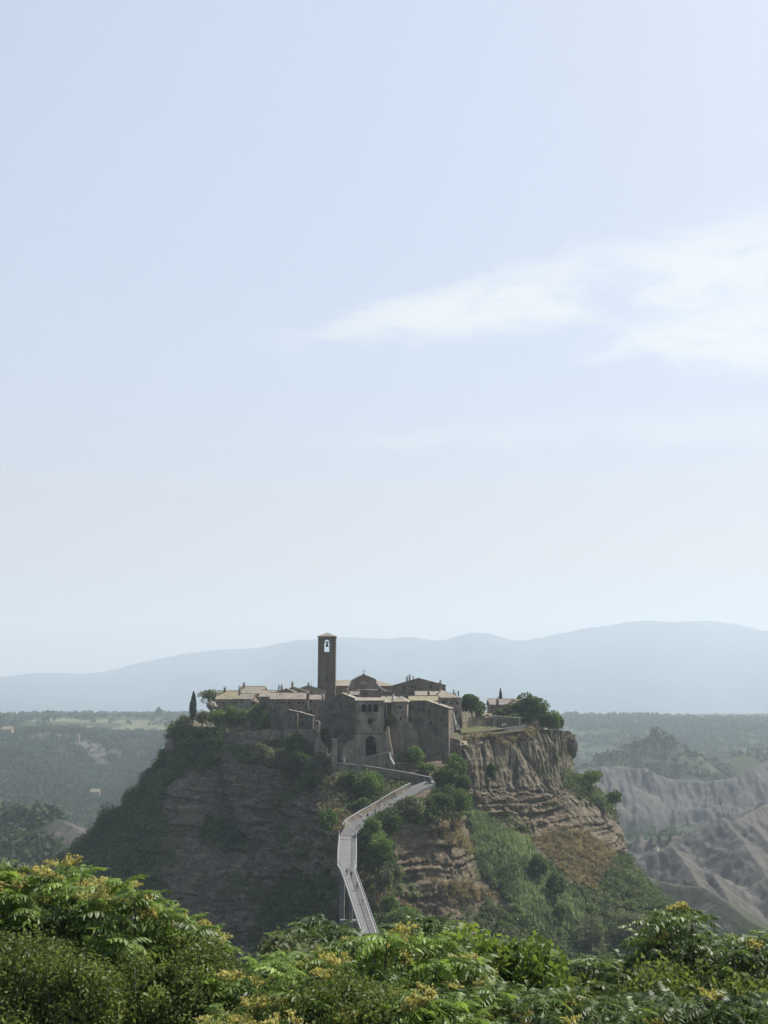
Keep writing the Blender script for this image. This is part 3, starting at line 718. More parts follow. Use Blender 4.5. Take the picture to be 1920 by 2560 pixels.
def chimney(o, px, yt, wpx, hpx, Y, pot=True, mat='stone', kind=0):
    c = at(px, yt + hpx / 2, Y); s = Y / F; w, h = wpx * s, hpx * s
    mb = MB(); mb.box(c - Vector((0, 0, .3)), w * .8, w * .8, h * .8 + .6)
    zt = c.z + h * .4
    mb.box((c.x, c.y, zt + .06), w * 1.15, w * 1.15, .12)
    ch = mb.build('chimney', M[mat], o)
    mb = MB()
    if kind == 0:
        for a, b in ((-1, -1), (1, -1), (1, 1), (-1, 1)): mb.box((c.x + a * w * .36, c.y + b * w * .36, zt + .12 + h * .06), .14, .14, h * .12 + .02)
        q = zt + .13 + h * .12; k = w * .62
        mb.poly([(c.x - k, c.y - k, q), (c.x + k, c.y - k, q), (c.x + k, c.y + k, q), (c.x - k, c.y + k, q), (c.x, c.y, q + h * .28)], [(3, 2, 1, 0), (0, 1, 4), (1, 2, 4), (2, 3, 4), (3, 0, 4)])
    else:
        mb.lathe((c.x, c.y, zt + .12), [(w * .3, 0), (w * .26, h * .25), (w * .42, h * .28), (w * .05, h * .42)], 8)
    mb.build('cap', M['roof_p' if kind == 0 else 'dmetal'], ch)
GROUP_H = 'stone houses of the hilltop village'
def house(label, x0, x1, ye, yr, Y, dep, kind='ridge', rot=0, apex=None, yer=None, wall='stone', roof='roof', wins=(), side=(), chims=(), name='stone_house', cat='house', base=-32, ov=.35, yr2=None):
    a = R(rot); U = Vector((math.cos(a), math.sin(a), 0)); W = Vector((-math.sin(a), math.cos(a), 0))
    P = at(x0, ye, Y); P0 = Vector((P.x, Y, 0)); ze = P.z
    w = solve_t(P0, U, x1, ze); Yr = Y + w * U.y; zer = ze if yer is None else at(x1, yer, Yr).z
    o = empty(name, (P0.x, P0.y, 0), label, cat, GROUP_H)
    def G(u, v, z): p = P0 + U * u + W * v; return Vector((p.x, p.y, z))
    wb = MB(); rb = MB(); T = .22
    if kind == 'ridge':       # ridge parallel to the front
        zr = zof(yr, Y + dep / 2 + .5 * w * U.y); s = (zr - ze) / (dep / 2)
        wb.poly([G(0, 0, base), G(w, 0, base), G(w, dep, base), G(0, dep, base), G(0, 0, ze), G(w, 0, ze), G(w, dep, ze), G(0, dep, ze), G(0, dep / 2, zr - .02), G(w, dep / 2, zr - .02)],
                [(0, 1, 5, 4), (2, 3, 7, 6), (1, 2, 6, 9, 5), (3, 0, 4, 8, 7), (4, 5, 9, 8), (7, 8, 9, 6), (3, 2, 1, 0)])
        rb.slab([G(-ov, -ov, ze - s * ov + T), G(w + ov, -ov, ze - s * ov + T), G(w + ov, dep / 2, zr + T), G(-ov, dep / 2, zr + T)], T)
        rb.slab([G(-ov, dep + ov, ze - s * ov + T), G(w + ov, dep + ov, ze - s * ov + T), G(w + ov, dep / 2 + .003, zr + T), G(-ov, dep / 2 + .003, zr + T)], T)
        rb.tube([G(-ov, dep / 2, zr + T), G(w + ov, dep / 2, zr + T)], .13, 6)
    elif kind == 'shed':      # slopes up to the back
        zr = zof(yr, Y + dep); s = (zr - ze) / dep
        wb.poly([G(0, 0, base), G(w, 0, base), G(w, dep, base), G(0, dep, base), G(0, 0, ze), G(w, 0, zer), G(w, dep, zr), G(0, dep, zr)], [(0, 1, 5, 4), (2, 3, 7, 6), (1, 2, 6, 5), (3, 0, 4, 7), (4, 5, 6, 7), (3, 2, 1, 0)])
        rb.slab([G(-ov, -ov, ze - s * ov + T), G(w + ov, -ov, zer - s * ov + T), G(w + ov, dep, zr + T), G(-ov, dep, zr + T)], T)
    elif kind == 'gable':     # gable facing us
        ua = solve_t(P0, U, apex, ze); zr = at(apex, yr, Y + ua * U.y).z
        wb.poly([G(0, 0, base), G(w, 0, base), G(w, 0, zer), G(ua, 0, zr), G(0, 0, ze), G(0, dep, base), G(w, dep, base), G(w, dep, zer), G(ua, dep, zr), G(0, dep, ze)],
                [(0, 1, 2, 3, 4), (9, 8, 7, 6, 5), (1, 6, 7, 2), (5, 0, 4, 9), (4, 3, 8, 9), (3, 2, 7, 8), (0, 5, 6, 1)])
        sl = (zr - ze) / ua if ua else 0; sr = (zr - zer) / (w - ua) if w > ua else 0
        if ua > .1: rb.slab([G(-ov, -ov, ze - sl * ov + T), G(ua, -ov, zr + T), G(ua, dep + ov, zr + T), G(-ov, dep + ov, ze - sl * ov + T)], T)
        if w - ua > .1: rb.slab([G(w + ov, -ov, zer - sr * ov + T), G(ua + .003, -ov, zr + T), G(ua + .003, dep + ov, zr + T), G(w + ov, dep + ov, zer - sr * ov + T)], T)
        rb.tube([G(ua, -ov, zr + T), G(ua, dep + ov, zr + T)], .12, 6)
    elif kind == 'hip':
        c = (w / 2 if apex is None else solve_t(P0, U, apex, ze)); zr = zof(yr, Y + dep / 2); e = ze + T; k = ov
        wb.poly([G(0, 0, base), G(w, 0, base), G(w, dep, base), G(0, dep, base), G(0, 0, ze), G(w, 0, ze), G(w, dep, ze), G(0, dep, ze)], [(0, 1, 5, 4), (2, 3, 7, 6), (1, 2, 6, 5), (3, 0, 4, 7), (4, 5, 6, 7), (3, 2, 1, 0)])
        q = [G(-k, -k, e), G(w + k, -k, e), G(w + k, dep + k, e), G(-k, dep + k, e)]; top = G(c, dep / 2, zr + T)
        rb.poly([p - Vector((0, 0, T)) for p in q] + q + [top], [(3, 2, 1, 0), (0, 1, 5, 4), (1, 2, 6, 5), (2, 3, 7, 6), (3, 0, 4, 7), (4, 5, 8), (5, 6, 8), (6, 7, 8), (7, 4, 8)])
    wb.build('wall', M[wall], o); rf = rb.build('roof', M[roof], o)
    for wi in wins: add_window(o, P0, U, -W, *wi[:4], Y, *wi[4:])
    for wi in side: add_window(o, P0 + U * w, W, U, *wi[:4], Y, *wi[4:])
    for c in chims: chimney(o, *c[:4], c[4] if len(c) > 4 else Y + dep * .4, kind=c[5] if len(c) > 5 else 0)
    return o, P0, U, W, w

# back rows first
house('small far-left house with a yellowed tile roof above the green bushes', 540, 594, 1748, 1728, 408, 11, roof='roof_y', wall='stone_l', rot=-3, wins=[(602, 1741, 5, 7)] and [(560, 1757, 4, 5)], chims=[(562, 1720, 6, 12)])
house('low house wing with a blind wall joined right of the yellow-roofed house', 594.6, 628, 1748, 1736, 404, 8, roof='roof', wall='stone_l', rot=-14, chims=[(599, 1720, 6, 18)])
house('raised pale-roofed house behind the yellow-roofed one, tallest of the far-left group', 598, 656, 1734, 1717, 416, 11, roof='roof', wall='stone', rot=-4, wins=[(636, 1748, 5, 8)], chims=[(610, 1709, 6, 10)])
house('low long-roofed house stretching between the raised pale roof and the first grey gable', 650, 700, 1742, 1727, 400, 10, roof='roof', wall='stone_d', chims=[(697, 1716, 4, 14), (704, 1716, 6, 16)])
house('little house with a single slanting roof right of the bushes', 648, 678, 1757, 1744, 386, 5, kind='gable', apex=677, yer=1745, roof='roof', wall='stone_d')
house('first grey gable, lowest of the three gables left of the bell tower', 684, 742, 1734, 1722, 392, 12, kind='gable', apex=715.6, yer=1733, wall='stone_l', wins=[(716, 1730, 3, 4)])
house('middle grey gable with a tall chimney, left of the bell tower', 716, 763, 1725, 1717.5, 402, 12, kind='gable', apex=731.5, yer=1728, wall='stone', wins=[(735.5, 1726, 3, 3, False, 'white')], chims=[(731, 1707, 6, 14)])
house('widest of the three gables, right beside the foot of the bell tower', 749, 811, 1721, 1714.5, 412, 14, kind='gable', apex=771, yer=1728, wall='stone_l', chims=[(771, 1709, 5, 9)])
house('long low house with pinkish roof tiles standing above the tall retaining wall', 676, 768, 1748, 1733, 374, 9, roof='roof_p', wall='stone_d', rot=3, wins=[(692, 1757, 5, 6), (709, 1758, 4, 6), (723, 1757, 5, 7), (747, 1757, 5, 6), (758, 1758, 4, 6), (686, 1776, 5, 8)], chims=[(769.5, 1733, 8, 16, 372)])
house('narrow house with small shuttered openings between the long pink roof and the great gable', 768, 806, 1749, 1738, 376, 8, roof='roof_p', wall='stone', wins=[(777, 1754, 5, 6), (771, 1779, 6, 8), (778, 1779, 5, 7), (791, 1765, 3, 4)], chims=[(806, 1737, 4, 14, 372)])
house('low sheds with two short slanting roofs in front of the long pink-roofed house', 700, 742, 1783, 1775.5, 366, 8, kind='gable', apex=722, yer=1780, wall='stone_d', wins=[(727, 1796, 5, 7)])
house('lean-to with one slanting roof edge beside the old ruined pillar', 748, 782, 1781, 1780.9, 364, 6, kind='gable', apex=748.5, yer=1791, wall='stone_d')
house('great dark gabled house left of the arched gatehouse, the widest front in the village', 797, 891, 1757, 1734, 352, 16, kind='gable', rot=-4, apex=855, yer=1749, wall='stone_d', wins=[(851, 1761, 7, 9), (833, 1787, 6, 7), (865, 1753, 4, 4), (843, 1799, 4, 4), (815, 1778, 5, 7), (874, 1779, 5, 7), (869, 1800, 5, 7)], chims=[(869, 1724, 6, 10)])
# church
def church():
    o = empty('church', (-8, 410, 0), 'ochre church with curved gable, stepped shoulders and a small cross', 'church')
    mb = MB(); Y = 408
    out = [(863, 1800), (863, 1733), (866, 1730), (873, 1716), (878, 1706), (879, 1701), (882, 1700), (896, 1692.5), (905, 1688.5), (909.5, 1684), (914, 1688.5), (925, 1692.5), (938, 1698), (940.5, 1700), (941, 1708), (948, 1717), (958, 1725), (968, 1729), (980, 1731), (984, 1733), (984, 1800)]
    mb.prism([at(a, b, Y) for a, b in out], (0, 1.3, 0)); mb.build('facade', M['plaster'], o)
    mb = MB(); top = [(a, b - .6) for a, b in out[2:19]]
    for (a, b), (c, d) in zip(top[:-1], top[1:]):
        p, q = at(a, b, Y - .25), at(c, d, Y - .25); mb.tube([p, q], .2, 5)
    mb.build('cornice', M['pale'], o)
    mb = MB(); zr, ze, zl = zof(1699, 430), zof(1714, 420), zof(1716, 420)
    xl, xr, xm = at(838, 1700, 420).x, at(985, 1700, 420).x, at(910, 1700, 420).x
    g = lambda x, y, z: Vector((x, y, z))
    z1 = zof(1713.5, 422)
    mb.hexa([g(xl, 424, -30), g(xr, 424, -30), g(xr, 446, -30), g(xl, 446, -30), g(xl, 424, z1), g(xr, 424, z1), g(xr, 446, z1), g(xl, 446, z1)]); mb.build('wall', M['plaster'], o)
    mb = MB(); zt = zof(1699.5, 435)
    mb.slab([g(xl - .4, 423.4, z1 - .1), g(xm, 423.4, z1 - .1), g(xm, 435, zt), g(xl - .4, 435, zt)], .25)
    mb.slab([g(xm + .01, 423.4, z1 - .1), g(xr + .4, 423.4, z1 - .1), g(xm + 5, 435, zt), g(xm + .01, 435, zt)], .25)
    mb.slab([g(xl - .4, 446.5, z1 - .1), g(xr + .4, 446.5, z1 - .1), g(xm + 5, 435.01, zt), g(xl - .4, 435.01, zt)], .25); mb.build('roof', M['roof'], o)
    c = at(909.5, 1679, Y + .6); h = 12 / F * Y
    mb = MB(); mb.box(c, .14, .14, h); mb.box(c + Vector((0, 0, h * .12)), h * .62, .13, .13)
    for k in (-1, 1): mb.box(c + Vector((k * h * .31, 0, h * .12)), .22, .2, .26)
    mb.build('cross', M['dmetal'], o)
church()
def bell_tower():
    Y = 418; x0 = at(794.6, 1650, Y).x; x1 = at(838.6, 1650, Y).x; w = x1 - x0
    o = empty('bell_tower', (x0, Y, -12), 'tall square stone bell tower with a bell in its arched opening', 'tower')
    zt = zof(1592.5, Y); zm = zof(1634, Y); zb = -34
    mb = MB(); mb.box((x0 + w / 2, Y + w / 2, (zb + zm) / 2), w, w, zm - zb); mb.build('shaft', M['tower'], o)
    mb = MB(); u0 = at(809.3, 1610, Y).x - x0; u1 = at(823.3, 1610, Y).x - x0; za, zz = zof(1629.5, Y), zof(1599, Y)
    t = .9
    arch_panel(mb, (x0, Y, zm), (1, 0, 0), (0, 1, 0), w, zm + .002, zt, [(u0, u1, za, zz)], t)
    arch_panel(mb, (x0, Y + w - t, zm), (1, 0, 0), (0, 1, 0), w, zm + .002, zt, [(u0 - .1, u1 + .1, za - .6, zz + .4)], t)
    for xx in (x0 + .003, x1 - t - .003): arch_panel(mb, (xx, Y + t, zm), (0, 1, 0), (1, 0, 0), w - 2 * t, zm + .002, zt, [((w - 2 * t) / 2 - 1, (w - 2 * t) / 2 + 1, za, zz)], t)
    mb.build('belfry', M['tower'], o)
    mb = MB(); k = .35; e = zt + .02; q = [Vector((x0 - k, Y - k, e)), Vector((x1 + k, Y - k, e)), Vector((x1 + k, Y + w + k, e)), Vector((x0 - k, Y + w + k, e))]
    mb.poly([*q, *[p + Vector((0, 0, .3)) for p in q], Vector((x0 + w / 2, Y + w / 2, zof(1581, Y + w / 2)))], [(3, 2, 1, 0), (0, 1, 5, 4), (1, 2, 6, 5), (2, 3, 7, 6), (3, 0, 4, 7), (4, 5, 8), (5, 6, 8), (6, 7, 8), (7, 4, 8)])
    mb.build('roof', M['roof'], o)
    mb = MB(); c = at(816.6, 1621, Y + w / 2)
    prof = [(.78, 0), (.62, .2), (.5, .7), (.42, 1.15), (.25, 1.4), (.02, 1.5)]
    mb.lathe((c.x + .15, c.y, zof(1617, Y + w / 2)), prof, 14); b = mb.build('bell', M['bronze'], o, True)
    mb = MB(); mb.box((c.x + .1, c.y, zof(1606.5, Y + w / 2)), 2.1, .3, .3); mb.box((c.x + .15, c.y, zof(1605, Y + w / 2)), .7, .35, .6); mb.build('headstock', M['wood'], b)
    for px, py, hp in ((816.5, 1697, 11),):
        add_window(o, Vector((x0, Y, 0)), Vector((1, 0, 0)), Vector((0, -1, 0)), px, py, 5, hp, Y, fr='tower')
    mb = MB(); mb.box(at(816, 1652.5, Y - .03), 2.6, .14, .22); mb.build('string_course', M['stone_l'], o)
    mb = MB(); mb.box((x0 + w / 2, Y + w / 2, zof(1719, Y)), w + .5, w + .5, .5); mb.build('plinth_band', M['tower'], o)
bell_tower()
house('dark house with a row of three chimneys in front of the church', 893, 944, 1726, 1725, 388, 8, kind='shed', wall='stone_d', roof='roof_p', chims=[(902, 1712, 4, 13, 389), (908.5, 1710, 5, 15, 389), (915.5, 1712, 4, 13, 389)], ov=.1)
house('small lit roof low between the great gable and the church', 876, 897, 1737.5, 1729, 380, 5, wall='stone_d', roof='roof_p', ov=.3)
house('long dark gabled house right of the church with a little bell arch on its roof', 984, 1114, 1714, 1696, 398, 14, kind='gable', apex=1046, yer=1714, wall='stone_d', wins=[(1047, 1705, 5, 4), (1010, 1719, 5, 7), (1030, 1717, 5, 7), (1078, 1717, 5, 7), (1100, 1709, 5, 3, False, 'pale'), (1062, 1711, 4, 4)], chims=[(1017.5, 1694, 5, 14), (1024, 1690, 5, 16), (1033, 1693, 3, 10), (1101.5, 1706, 5, 22, 390)])
house('tan-roofed house in front of the long dark gable', 1040, 1097, 1738.5, 1729, 384, 9, wall='stone', roof='roof', chims=[(1071, 1731, 7, 9, 382, 1)])
house('lower tan roof with a yellow patch below the chimney', 1024, 1093, 1752, 1741, 366, 7, wall='stone_d', roof='roof_y')
house('house with a pyramid roof topped by small chimneys at the right end of the village', 1094, 1154, 1745.5, 1726, 374, 12, kind='hip', apex=1108, wall='stone_l', roof='roof', rot=4, wins=[(1108, 1756, 6, 7), (1128, 1757, 5, 7), (1143, 1758, 5, 7), (1141, 1780, 5, 8)], chims=[(1127, 1735, 5, 9), (1134, 1727, 4, 10), (1138, 1735, 5, 9), (1146, 1730, 4, 11)])
house('small pyramid-roofed tower house with two lit windows on its right flank', 980.5, 1018, 1755.5, 1741, 341, 7, kind='hip', rot=-11, apex=998, wall='stone_l', roof='roof', wins=[(1001, 1768, 5, 8), (1002, 1797, 4, 9)], side=[(1022, 1767, 3, 7), (1022, 1796, 3, 9)], chims=[(982, 1739, 5, 12, 356)])
house('low tiled roof behind the gatehouse', 955, 992, 1752, 1742, 358, 8, kind='ridge', wall='stone_d', roof='roof', chims=[(966, 1742, 4, 10)])
house('recessed shadowed house front between the gatehouse and the small tower house', 961, 984, 1757, 1753, 346, 6, kind='shed', wall='stone_d', roof='roof')
house('large blind dark house with a long roof slanting down to the right', 1026, 1121, 1753, 1752.5, 344, 12, kind='gable', apex=1066, yer=1771, rot=-10, wall='stone_d', wins=[(1048, 1775, 5, 7), (1103, 1800, 5, 7), (1075, 1778, 5, 7), (1052, 1800, 5, 7), (1078, 1806, 6, 9), (1106, 1780, 4, 6)], side=[(1127, 1822, 3, 5)], chims=[(1098, 1745, 6, 18), (1124, 1758, 4, 12)])
house('grey stone house with a chimney block beneath the single cypress', 1226, 1318, 1762, 1748.5, 412, 9, wall='stone', roof='roof_p', rot=3, wins=[(1262, 1774, 5, 7), (1292, 1774, 5, 7)], chims=[(1243.5, 1749, 7, 16, 409)])
house('small gabled building half hidden right of the big dark tree', 1322, 1345, 1766, 1750, 416, 8, kind='gable', apex=1333, yer=1766, wall='stone_l', roof='roof')
house('tiny flat-topped hut at the right edge of the village', 1346, 1358, 1771, 1769, 416, 4, kind='shed', wall='stone_l', roof='roof')

def gatehouse():
    Y = 338; x = lambda p: at(p, 1800, Y).x; x0, x1 = x(890.5), x(958)
    o = empty('gatehouse', (x0, Y, -19), 'stone gatehouse with three arched upper windows over a tall dark entrance arch', 'gatehouse')
    w = x1 - x0; ze = zof(1752.5, Y); D = 11
    for nm, z0, z1, ops in (('wall', zof(1833, Y), zof(1781.5, Y), []), ('loggia', zof(1781.5, Y), ze, [(903.5, 916.5, 1779.5, 1760), (918.5, 930, 1779.5, 1760), (932.7, 945.8, 1779.5, 1760)])):
        mb = MB(); z0 += .002
        arch_panel(mb, (x0, Y, z0), (1, 0, 0), (0, 1, 0), w, z0, z1, [(x(a) - x0, x(b) - x0, zof(c, Y), zof(d, Y)) for a, b, c, d in ops], .7)
        mb.box((x0 + .35, Y + .7 + D / 2, (z0 + z1) / 2), .7, D, z1 - z0); mb.box((x1 - .35, Y + .7 + D / 2, (z0 + z1) / 2), .7, D, z1 - z0)
        mb.box((x0 + w / 2, Y + D - .3, (z0 + z1) / 2), w - 1.4, .6, z1 - z0)
        mb.build(nm, M['stone_l'], o)
        if ops:
            mb = MB(); mb.box((x0 + w / 2, Y + 2.0, (z0 + z1) / 2), w - 1.5, .3, z1 - z0 - .3); mb.box((x0 + w / 2, Y + 1.28, z0 + .12), w - 1.5, 1.1, .2); mb.build('loggia_shade_lining', M['dark'], o)  # near-black back and floor: shade inside the loggia put into the colour
    mb = MB(); zr = zof(1743.5, Y + 5); k = .45
    mb.slab([(x0 - k, Y - k, ze + .2), (x1 + k, Y - k, ze + .2), (x1 + k, Y + D / 2, zr), (x0 - k, Y + D / 2, zr)], .3)
    mb.slab([(x0 - k, Y + D + k, ze + .2), (x1 + k, Y + D + k, ze + .2), (x1 + k, Y + D / 2 + .003, zr), (x0 - k, Y + D / 2 + .003, zr)], .3)
    mb.build('roof', M['roof'], o)
    add_window(o, Vector((x0, Y, 0)), Vector((1, 0, 0)), Vector((0, -1, 0)), 925, 1803, 9, 13, Y, fr='stone')
    mb = MB(); p = at(959.5, 1752, Y - .3); mb.tube([p, (p.x, p.y, zof(1815, Y))], .1, 6); mb.build('drainpipe', M['metal'], o)
    # base with the entrance passage
    Yb = 335; xb = lambda p: at(p, 1870, Yb).x; a0, a1 = xb(889), xb(972); zt = zof(1834, Yb)
    mb = MB(); arch_panel(mb, (a0, Yb, -26), (1, 0, 0), (0, 1, 0), a1 - a0, -26, zt, [(xb(913.5) - a0, xb(940.5) - a0, -25.9, zof(1840, Yb))], 1.2)
    mb.poly([(a0, Yb, zt), (a1, Yb, zt), (a1, Yb + 3.1, zt + .45), (a0, Yb + 3.1, zt + .45), (a0, Yb + 3.1, zt - .5), (a1, Yb + 3.1, zt - .5)], [(0, 1, 2, 3), (0, 3, 4), (1, 5, 2)])
    mb.box(((a0 + a1) / 2, Yb + 6.2, zt - .45), a1 - a0 - .1, 9.9, .5)
    q = [(856, 1905), (858, 1868), (868, 1857), (880, 1851), (888.8, 1836)]
    mb.prism([at(a, b, Yb + .4) for a, b in q] + [at(888.8, 1960, Yb + .4), at(856, 1960, Yb + .4)], (0, 6, 0))
    q = [(972.3, 1836), (976, 1870), (986, 1908), (990, 1960), (972.3, 1960)]
    mb.prism([at(a, b, Yb + .2) for a, b in q], (0, 5, 0))
    mb.build('base', M['stone_l'], o)
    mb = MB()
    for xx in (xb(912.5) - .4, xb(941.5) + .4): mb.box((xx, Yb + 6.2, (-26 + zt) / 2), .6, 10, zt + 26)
    mb.build('passage_walls', M['dark'], o)  # walls coloured near black to paint in the shade of the passage
    # back of the passage, with an opening where a white slab stands in for daylight
    mb = MB(); q0, q1 = xb(911), xb(943); arch_panel(mb, (q0, Yb + 10, -26), (1, 0, 0), (0, 1, 0), q1 - q0, -26, zt - .7, [(at(933, 1855, Yb + 10).x - q0, at(939.6, 1855, Yb + 10).x - q0, zof(1863, Yb + 10), zof(1847.5, Yb + 10))], .5)
    mb.build('passage_end_wall', M['stone_d'], o)
    mb = MB(); mb.slab([at(930, 1866, Yb + 11), at(944, 1866, Yb + 11), at(944, 1843, Yb + 14), at(930, 1843, Yb + 14)], .3); mb.build('painted_daylight_slab', M['white'], o)  # added slab, white so that its colour imitates daylight beyond the opening
    mb = MB(); mb.box(at(925, 1831.5, Yb + .5), a1 - a0 - 1, 1.6, .25); mb.build('string_course', M['stone_l'], o)
gatehouse()

# ------------------------------------------------------------------ walls, pillars, ruins
def outline(name, label, cat, pts, Y, D, mat, cap=None, group=None, slant=0):
    """freestanding stone piece: an irregular outline with real thickness"""
    P = [at(a, b, Y + slant * (a - pts[0][0]) / 100) for a, b in pts]
    mb = MB(); mb.prism(P, (D * .1, D, 0))
    o = mb.build(name, M[mat]); tag(o, label, cat, group)
    if cap:
        c = MB()
        for (i, j) in cap:
            p, q = P[i], P[j]; m = (p + q) / 2 + Vector((0, D / 2, .1)); c.slab([p + Vector((0, -.15, .16)), q + Vector((0, -.15, .16)), q + Vector((0, D + .15, .16)), p + Vector((0, D + .15, .16))], .155)
        c.build('coping', M['pale'], o)
    return o
def wallstrip(name, label, pts, drop, th, mat, cap='conc_l', cat='wall', capt=.12, group=None):
    """wall following a line in plan; pts are its top (px,py,Y)"""
    mb = MB(); cb = MB(); T = [at(*p) for p in pts]
    for a, b in zip(T[:-1], T[1:]):
        d = (b - a); n = Vector((-d.y, d.x, 0)).normalized() * (th / 2)
        da = drop if not isinstance(drop, (list, tuple)) else drop[0]
        Z = Vector((0, 0, da))
        mb.hexa([a - n - Z, b - n - Z, b + n - Z, a + n - Z, a - n, b - n, b + n, a + n])
        m = n * 1.25; k = Vector((0, 0, capt)); e = Vector((0, 0, .003))
        cb.hexa([a - m + e, b - m + e, b + m + e, a + m + e, a - m + k, b - m + k, b + m + k, a + m + k])
    o = mb.build(name, M[mat]); tag(o, label, cat, group)
    if cap: cb.build('coping', M[cap], o)
    return o
def ragged(x0, y0, x1, y1, n=8, j=2.0):
    return [(x0 + (x1 - x0) * i / n, y0 + (y1 - y0) * i / n + (random.uniform(-j, j) if 0 < i < n else 0)) for i in range(n + 1)]
outline('retaining_wall', 'long weathered tufa retaining wall on the cliff top below the pink-roofed house', 'wall', [(556, 1935), (554, 1910), (556, 1880)] + ragged(558, 1830, 700, 1826, 10, 1.2) + ragged(702, 1822, 785, 1824, 6, 1) + [(790, 1945)], 386.5, 3, 'stone', slant=-13.2)
outline('ruined_pillar', 'tall crumbling stone pillar with a pale top, left of the gate', 'ruin', [(786, 1925), (786, 1870), (788, 1840), (787, 1806), (789, 1803), (797, 1803.5), (799, 1808), (798.5, 1835), (800, 1848), (806, 1860), (812, 1868), (818, 1872), (822, 1925)], 345, 2.2, 'stone_l', cap=[(4, 5)])
outline('gate_pillar', 'square stone pillar with a bright flat cap beside the ramp', 'pillar', [(829, 1925), (829, 1849), (843, 1849), (843, 1925)], 336, 1.6, 'stone_l', cap=[(1, 2)])
outline('broken_wall', 'low broken wall between the capped pillar and the gatehouse', 'wall', [(845.5, 1925), (845.5, 1860)] + ragged(846, 1857, 863, 1858, 5, 1.2) + [(864, 1925)], 337.5, 1.2, 'stone')
outline('ruined_wall', 'ragged ruined wall stepping down right of the gatehouse', 'ruin', [(974, 1940), (975, 1860), (972, 1812)] + ragged(978, 1808, 1024, 1806, 6, 1.5) + [(1030, 1812), (1034, 1826), (1044, 1829), (1045, 1850), (1048, 1880), (1052, 1960)], 340, 3, 'stone')
outline('buttress', 'slender slanting buttress with a sunlit edge against the right of the gatehouse', 'buttress', [(974, 1925), (969, 1880), (963, 1838), (966, 1817), (971, 1817), (975, 1850), (983, 1890), (990, 1925)], 333.5, 1.6, 'stone_l')
outline('cliff_foundation_wall', 'high dark foundation wall below the large blind house', 'wall', [(1050, 1960), (1048, 1858)] + ragged(1052, 1845, 1120, 1842, 8, 2) + [(1150, 1850), (1152, 1960)], 345.5, 5, 'stone_d')
wallstrip('ramp_wall', 'long ramp parapet wall slanting down right from the capped pillar', [(832, 1907, 331), (858, 1909, 330), (900, 1913, 329), (960, 1922, 327), (1020, 1932, 325), (1078, 1944, 322.5)], 7.5, .6, 'stone')
wallstrip('ramp_end_wall', 'short return wall at the sharp bend of the ramp', [(1078.5, 1944, 322), (1082, 1957, 317)], 5, .6, 'stone')
wallstrip('gate_parapet', 'raised parapet with pale coping just below the entrance arch', [(889, 1904, 332), (908, 1895, 331.6), (928, 1888.5, 331.2), (975, 1881.5, 331), ], 6, .5, 'stone')
wallstrip('gate_side_wall', 'short wall with pale coping stepping down right of the entrance parapet', [(975.6, 1882, 330.6), (976, 1893, 329.5), (986, 1911, 327.5)], 6, .5, 'stone')
wallstrip('ivy_terrace_wall', 'low dark terrace wall under the creeper right of the ramp', [(990, 1907, 333), (1040, 1909, 334), (1072, 1916, 334)], 6, .8, 'stone_d')
wallstrip('path_wall', 'stone wall running up the inner side of the climbing path', [(857, 2062, 297), (866, 2049, 299), (900, 2028, 303.6), (940, 2006, 308.6), (985, 1979, 313.6), (1026, 1958, 318.5)], 3.2, .5, 'stone_l')
wallstrip('terrace_wall', 'straight low garden wall behind the lawn', [(1153, 1792, 372), (1180, 1793, 380), (1215, 1795, 384), (1234, 1796, 384)], 5, .6, 'stone')
wallstrip('garden_wall', 'low garden wall overgrown with a hedge by the pergola', [(1241, 1797, 386), (1270, 1797, 386), (1299, 1793, 386)], 5, .6, 'stone_d')
wallstrip('lawn_edge_wall', 'thin pale kerb wall along the cliff edge of the lawn', [(1166, 1834, 364), (1223, 1826, 369), (1268, 1820, 374), (1312, 1814, 380)], 1.0, .35, 'conc')
mb = MB(); mb.hexa([*[at(a, b, c) - Vector((0, 0, 3)) for a, b, c in ((1153, 1833, 363), (1262, 1822, 372), (1240, 1817, 384), (1152, 1814, 376))], *[at(a, b, c) for a, b, c in ((1153, 1833, 363), (1262, 1822, 372), (1240, 1817, 384), (1152, 1814, 376))]])
tag(mb.build('lawn', M['grass']), kind='structure')
def parasol():
    c = at(984, 1752, 352); o = empty('closed_parasol', c, 'tall folded white parasol on the roof terrace behind the small tower house', 'parasol')
    mb = MB(); mb.lathe((c.x, c.y, c.z), [(.05, -1.2), (.05, .6)], 6); mb.build('pole', M['metal'], o)
    mb = MB(); mb.lathe((c.x, c.y, c.z + .1), [(.12, 0), (.34, .25), (.3, .9), (.16, 1.8), (.02, 2.2)], 10); mb.build('canopy', M['white'], o)
parasol()
for px, y0, y1, Y, lb in ((966, 1762, 1800, 345.5, 'pale drainpipe on the shadowed front right of the gatehouse'), (979, 1764, 1794, 345.4, 'pale drainpipe at the left corner of the small tower house'), (771, 1750, 1775, 373.6, 'pale drainpipe below the chimney between the pink roofs')):
    mb = MB(); mb.tube([at(px, y0, Y), at(px, y1, Y)], .13, 6); tag(mb.build('drainpipe', M['pale']), lb, 'drainpipe')
for px, y0, y1, Y, lb in ((779, 1699, 1722, 408, 'thin aerial on the widest of the three gables'), (941, 1738, 1752, 345, 'thin aerial on the gatehouse roof'), (1031, 1716, 1736, 390, 'thin aerial between the church and the tan roof'), (899, 1735, 1748, 352, 'bent thin aerial left of the gatehouse roof')):
    a, b = at(px, y0, Y), at(px, y1, Y); mb = MB(); mb.tube([b, a], .045, 5); mb.box(a - Vector((0, 0, .2)), 1.1, .05, .05)
    for k in (-.45, -.15, .15, .45): mb.box(a + Vector((k, 0, -.2)), .04, .6, .04)
    tag(mb.build('aerial', M['dmetal']), lb, 'aerial')
